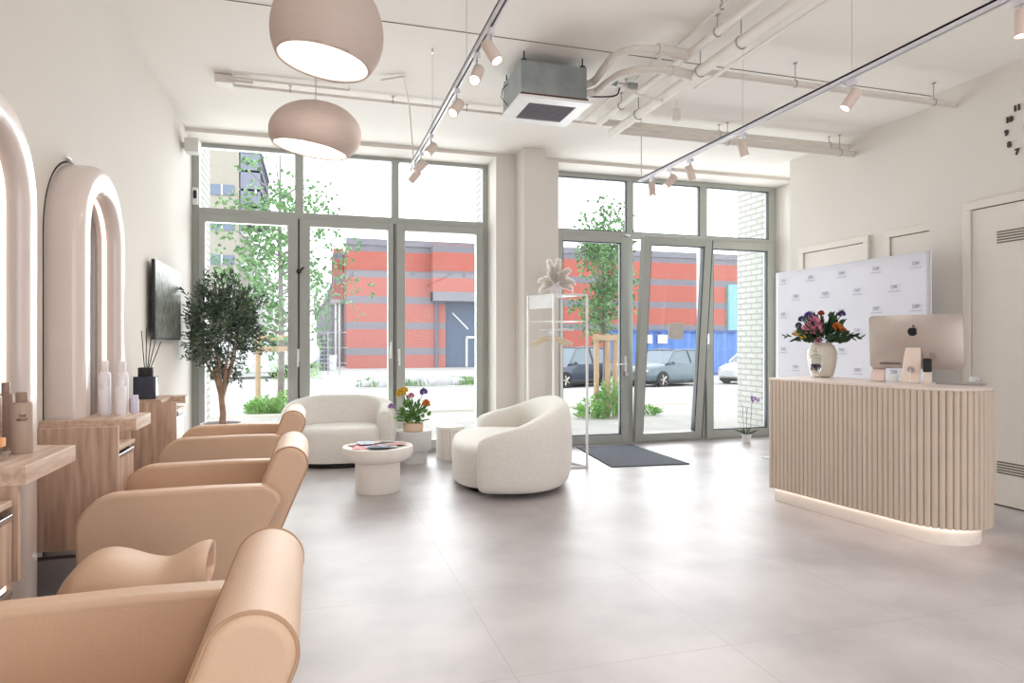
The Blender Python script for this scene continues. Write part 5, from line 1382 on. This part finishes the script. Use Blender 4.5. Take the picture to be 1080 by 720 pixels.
# planted verge with boulders
vg = strip(px2(372, 27), px2(660, 27), [26.6, 29.0], 'ground_verge', mat('pale_gravel', (190, 188, 182), .9, var=.1, scale=6), dz=.03)
gr = MB(); rg = random.Random(5)
for k in range(1300):
    x = rg.uniform(px2(374, 28), px2(530, 28)); y = rg.uniform(26.8, 28.9)
    if noise.noise(Vector((x * .5, y * .5, 0))) < -.02: continue
    gr.leaf((x, y, ground_z(y) + .02), (rg.uniform(-.4, .4), rg.uniform(-.4, .4), 1), rg.uniform(.15, .40), .05)
tag(gr.build('grass', M['leaf_g'], smooth=0), 'green grass growing between the boulders of the verge', 'grass', kind='stuff')
for k, (px_, py_, r_) in enumerate(((402, 402, .50), (452, 404, .80), (425, 399, .42), (384, 397, .36), (479, 407, .42), (502, 405, .36))):
    Y_ = 27.2 + .3 * (k % 3)
    rkm = MB().ball((0, 0, .12), r_, 3, sc=(1.3, .8, .55), jitter=.12)
    o = rkm.build('boulder', mat('boulder_stone', (186, 184, 188), .9, var=.1, scale=3) if k == 0 else bpy.data.materials['boulder_stone'], smooth=50); o.location = (px2(px_, Y_), Y_, ground_z(Y_))
    tag(o, ['pale boulder beside the second glazing post', 'largest pale boulder in the verge', 'flat pale boulder behind the largest one', 'pale boulder at the left end of the verge', 'pale boulder right of the largest one', 'pale boulder at the right end of the verge'][k], 'boulder', 'boulders in the verge')

# street trees
def street_tree(label, x, y, h, crown_z, rx_, rz_, leaves, stakes, seed, trunk_r=.07, mleaf=None, lsize=.10):
    rt_ = random.Random(seed); z0 = ground_z(y)
    t_ = thing('street_tree', label, 'tree', (x, y, z0))
    tr_ = MB(); tr_.tube([(0, 0, 0), (.02, 0, h * .3), (-.02, .02, h * .6), (0, 0, h * .97)], .1, 8, radii=[trunk_r, trunk_r * .8, trunk_r * .55, trunk_r * .15])
    for k in range(26):
        zz_ = rt_.uniform(crown_z - rz_ * .8, crown_z + rz_ * .7); a = rt_.uniform(0, 2 * PI); L = rx_ * rt_.uniform(.5, 1.0) * math.sqrt(max(.05, 1 - ((zz_ - crown_z) / rz_) ** 2))
        tr_.tube([(0, 0, zz_ - .2), (math.cos(a) * L * .5, math.sin(a) * L * .5, zz_ + .05), (math.cos(a) * L, math.sin(a) * L, zz_ + .45)], .02, 5, radii=[.022, .014, .005])
    tr_.build('trunk', mat('grey_bark', (150, 142, 138), .9, var=.12, scale=14) if 'grey_bark' not in bpy.data.materials else bpy.data.materials['grey_bark'], t_)
    fo_ = MB(); cen_ = Vector((0, 0, crown_z))
    for k in range(leaves):
        p, d = crown_pt(rt_, cen_, rx_, rz_, .5)
        if noise.noise(p * 1.3 + Vector((seed, 0, 0))) < -.12: continue
        for q in range(5):
            v_ = Vector((rt_.uniform(-1, 1), rt_.uniform(-1, 1), rt_.uniform(-1, 1)))
            fo_.leaf(p + v_ * .12, v_ + Vector((0, 0, -.2)), lsize * rt_.uniform(.7, 1.2), lsize * .75)
    fo_.build('foliage', mleaf or M['leaf_st'], t_, smooth=0, recalc=False)
    return t_
M['leaf_sh'] = mat('shrub_leaf', (168, 206, 130), .6, var=0, scale=6, c2=(120, 170, 96))
M['leaf_st'] = mat('street_leaf', (136, 172, 118), .6, var=0, scale=4, c2=(100, 142, 94))
yt = 14.5
street_tree('slender young street tree beyond the first left pane', px2(296, yt), yt, 5.9, 3.15, 1.45, 2.2, 640, 0, 21, lsize=.11)
street_tree('slender young street tree in front of the entrance door', px2(637, 11.6), 11.6, 4.2, 2.75, .60, 1.35, 620, 0, 33, trunk_r=.045, lsize=.085)
def stake_frame(label, posts, Y, ztop, rails):
    t_ = thing('tree_stakes', label, 'stakes', (px2(posts[0], Y), Y, ground_z(Y)), 0, 'wooden tree stakes')
    m1 = mat('pine_stake', (206, 176, 146), .8, var=.08, scale=5) if 'pine_stake' not in bpy.data.materials else bpy.data.materials['pine_stake']
    for p_ in posts: MB().cyl((px2(p_, Y), Y, ground_z(Y)), (px2(p_, Y), Y, ztop), .05, n=10).build('stake', m1, t_, world=True)
    for z in rails: MB().box(px2(posts[0], Y) - .1, px2(posts[-1], Y) + .1, Y - .07, Y - .045, z - .05, z + .05).build('rail', m1, t_, world=True, smooth=0)
stake_frame('pair of wooden stakes around the left street tree', (272, 312), yt - .4, zz(272, 350, yt - .4), (zz(272, 356, yt - .4), zz(272, 368, yt - .4)))
stake_frame('three wooden stakes around the tree in front of the entrance', (629, 641, 649), 11.3, zz(630, 352, 11.3), (zz(630, 356, 11.3),))
def shrub(label, px_, Y, rx_, h, n, seed, m=None):
    rs = random.Random(seed); mb = MB()
    for k in range(n):
        a = rs.uniform(0, 2 * PI); r = rs.random() ** .5 * rx_
        z = rs.random() * h * (1 - .5 * r / rx_)
        mb.leaf((r * math.cos(a), r * math.sin(a), z), (math.cos(a) * .6, math.sin(a) * .6, rs.uniform(.1, 1)), rs.uniform(.07, .16), .04)
    o = mb.build('shrub', m or M['leaf_sh'], smooth=0); o.location = (px2(px_, Y), Y, ground_z(Y)); tag(o, label, 'shrub', 'shrubs at the foot of the street trees')
shrub('leafy green shrub at the foot of the left street tree', 277, 13.6, .26, .36, 420, 1)
shrub('small green shrub right beside the left street tree trunk', 301, 13.5, .14, .55, 200, 2)
shrub('tall green shrub at the foot of the entrance street tree', 644, 11.2, .26, .75, 520, 3)
shrub('bushy green shrub left of the entrance street tree', 622, 11.2, .2, .36, 200, 4)
shrub('tiny green weed beyond the tilted sash', 684, 11.4, .16, .18, 90, 5)
shrub('far green bush behind the brick building corner', 312, 34, 1.2, 1.5, 700, 6)
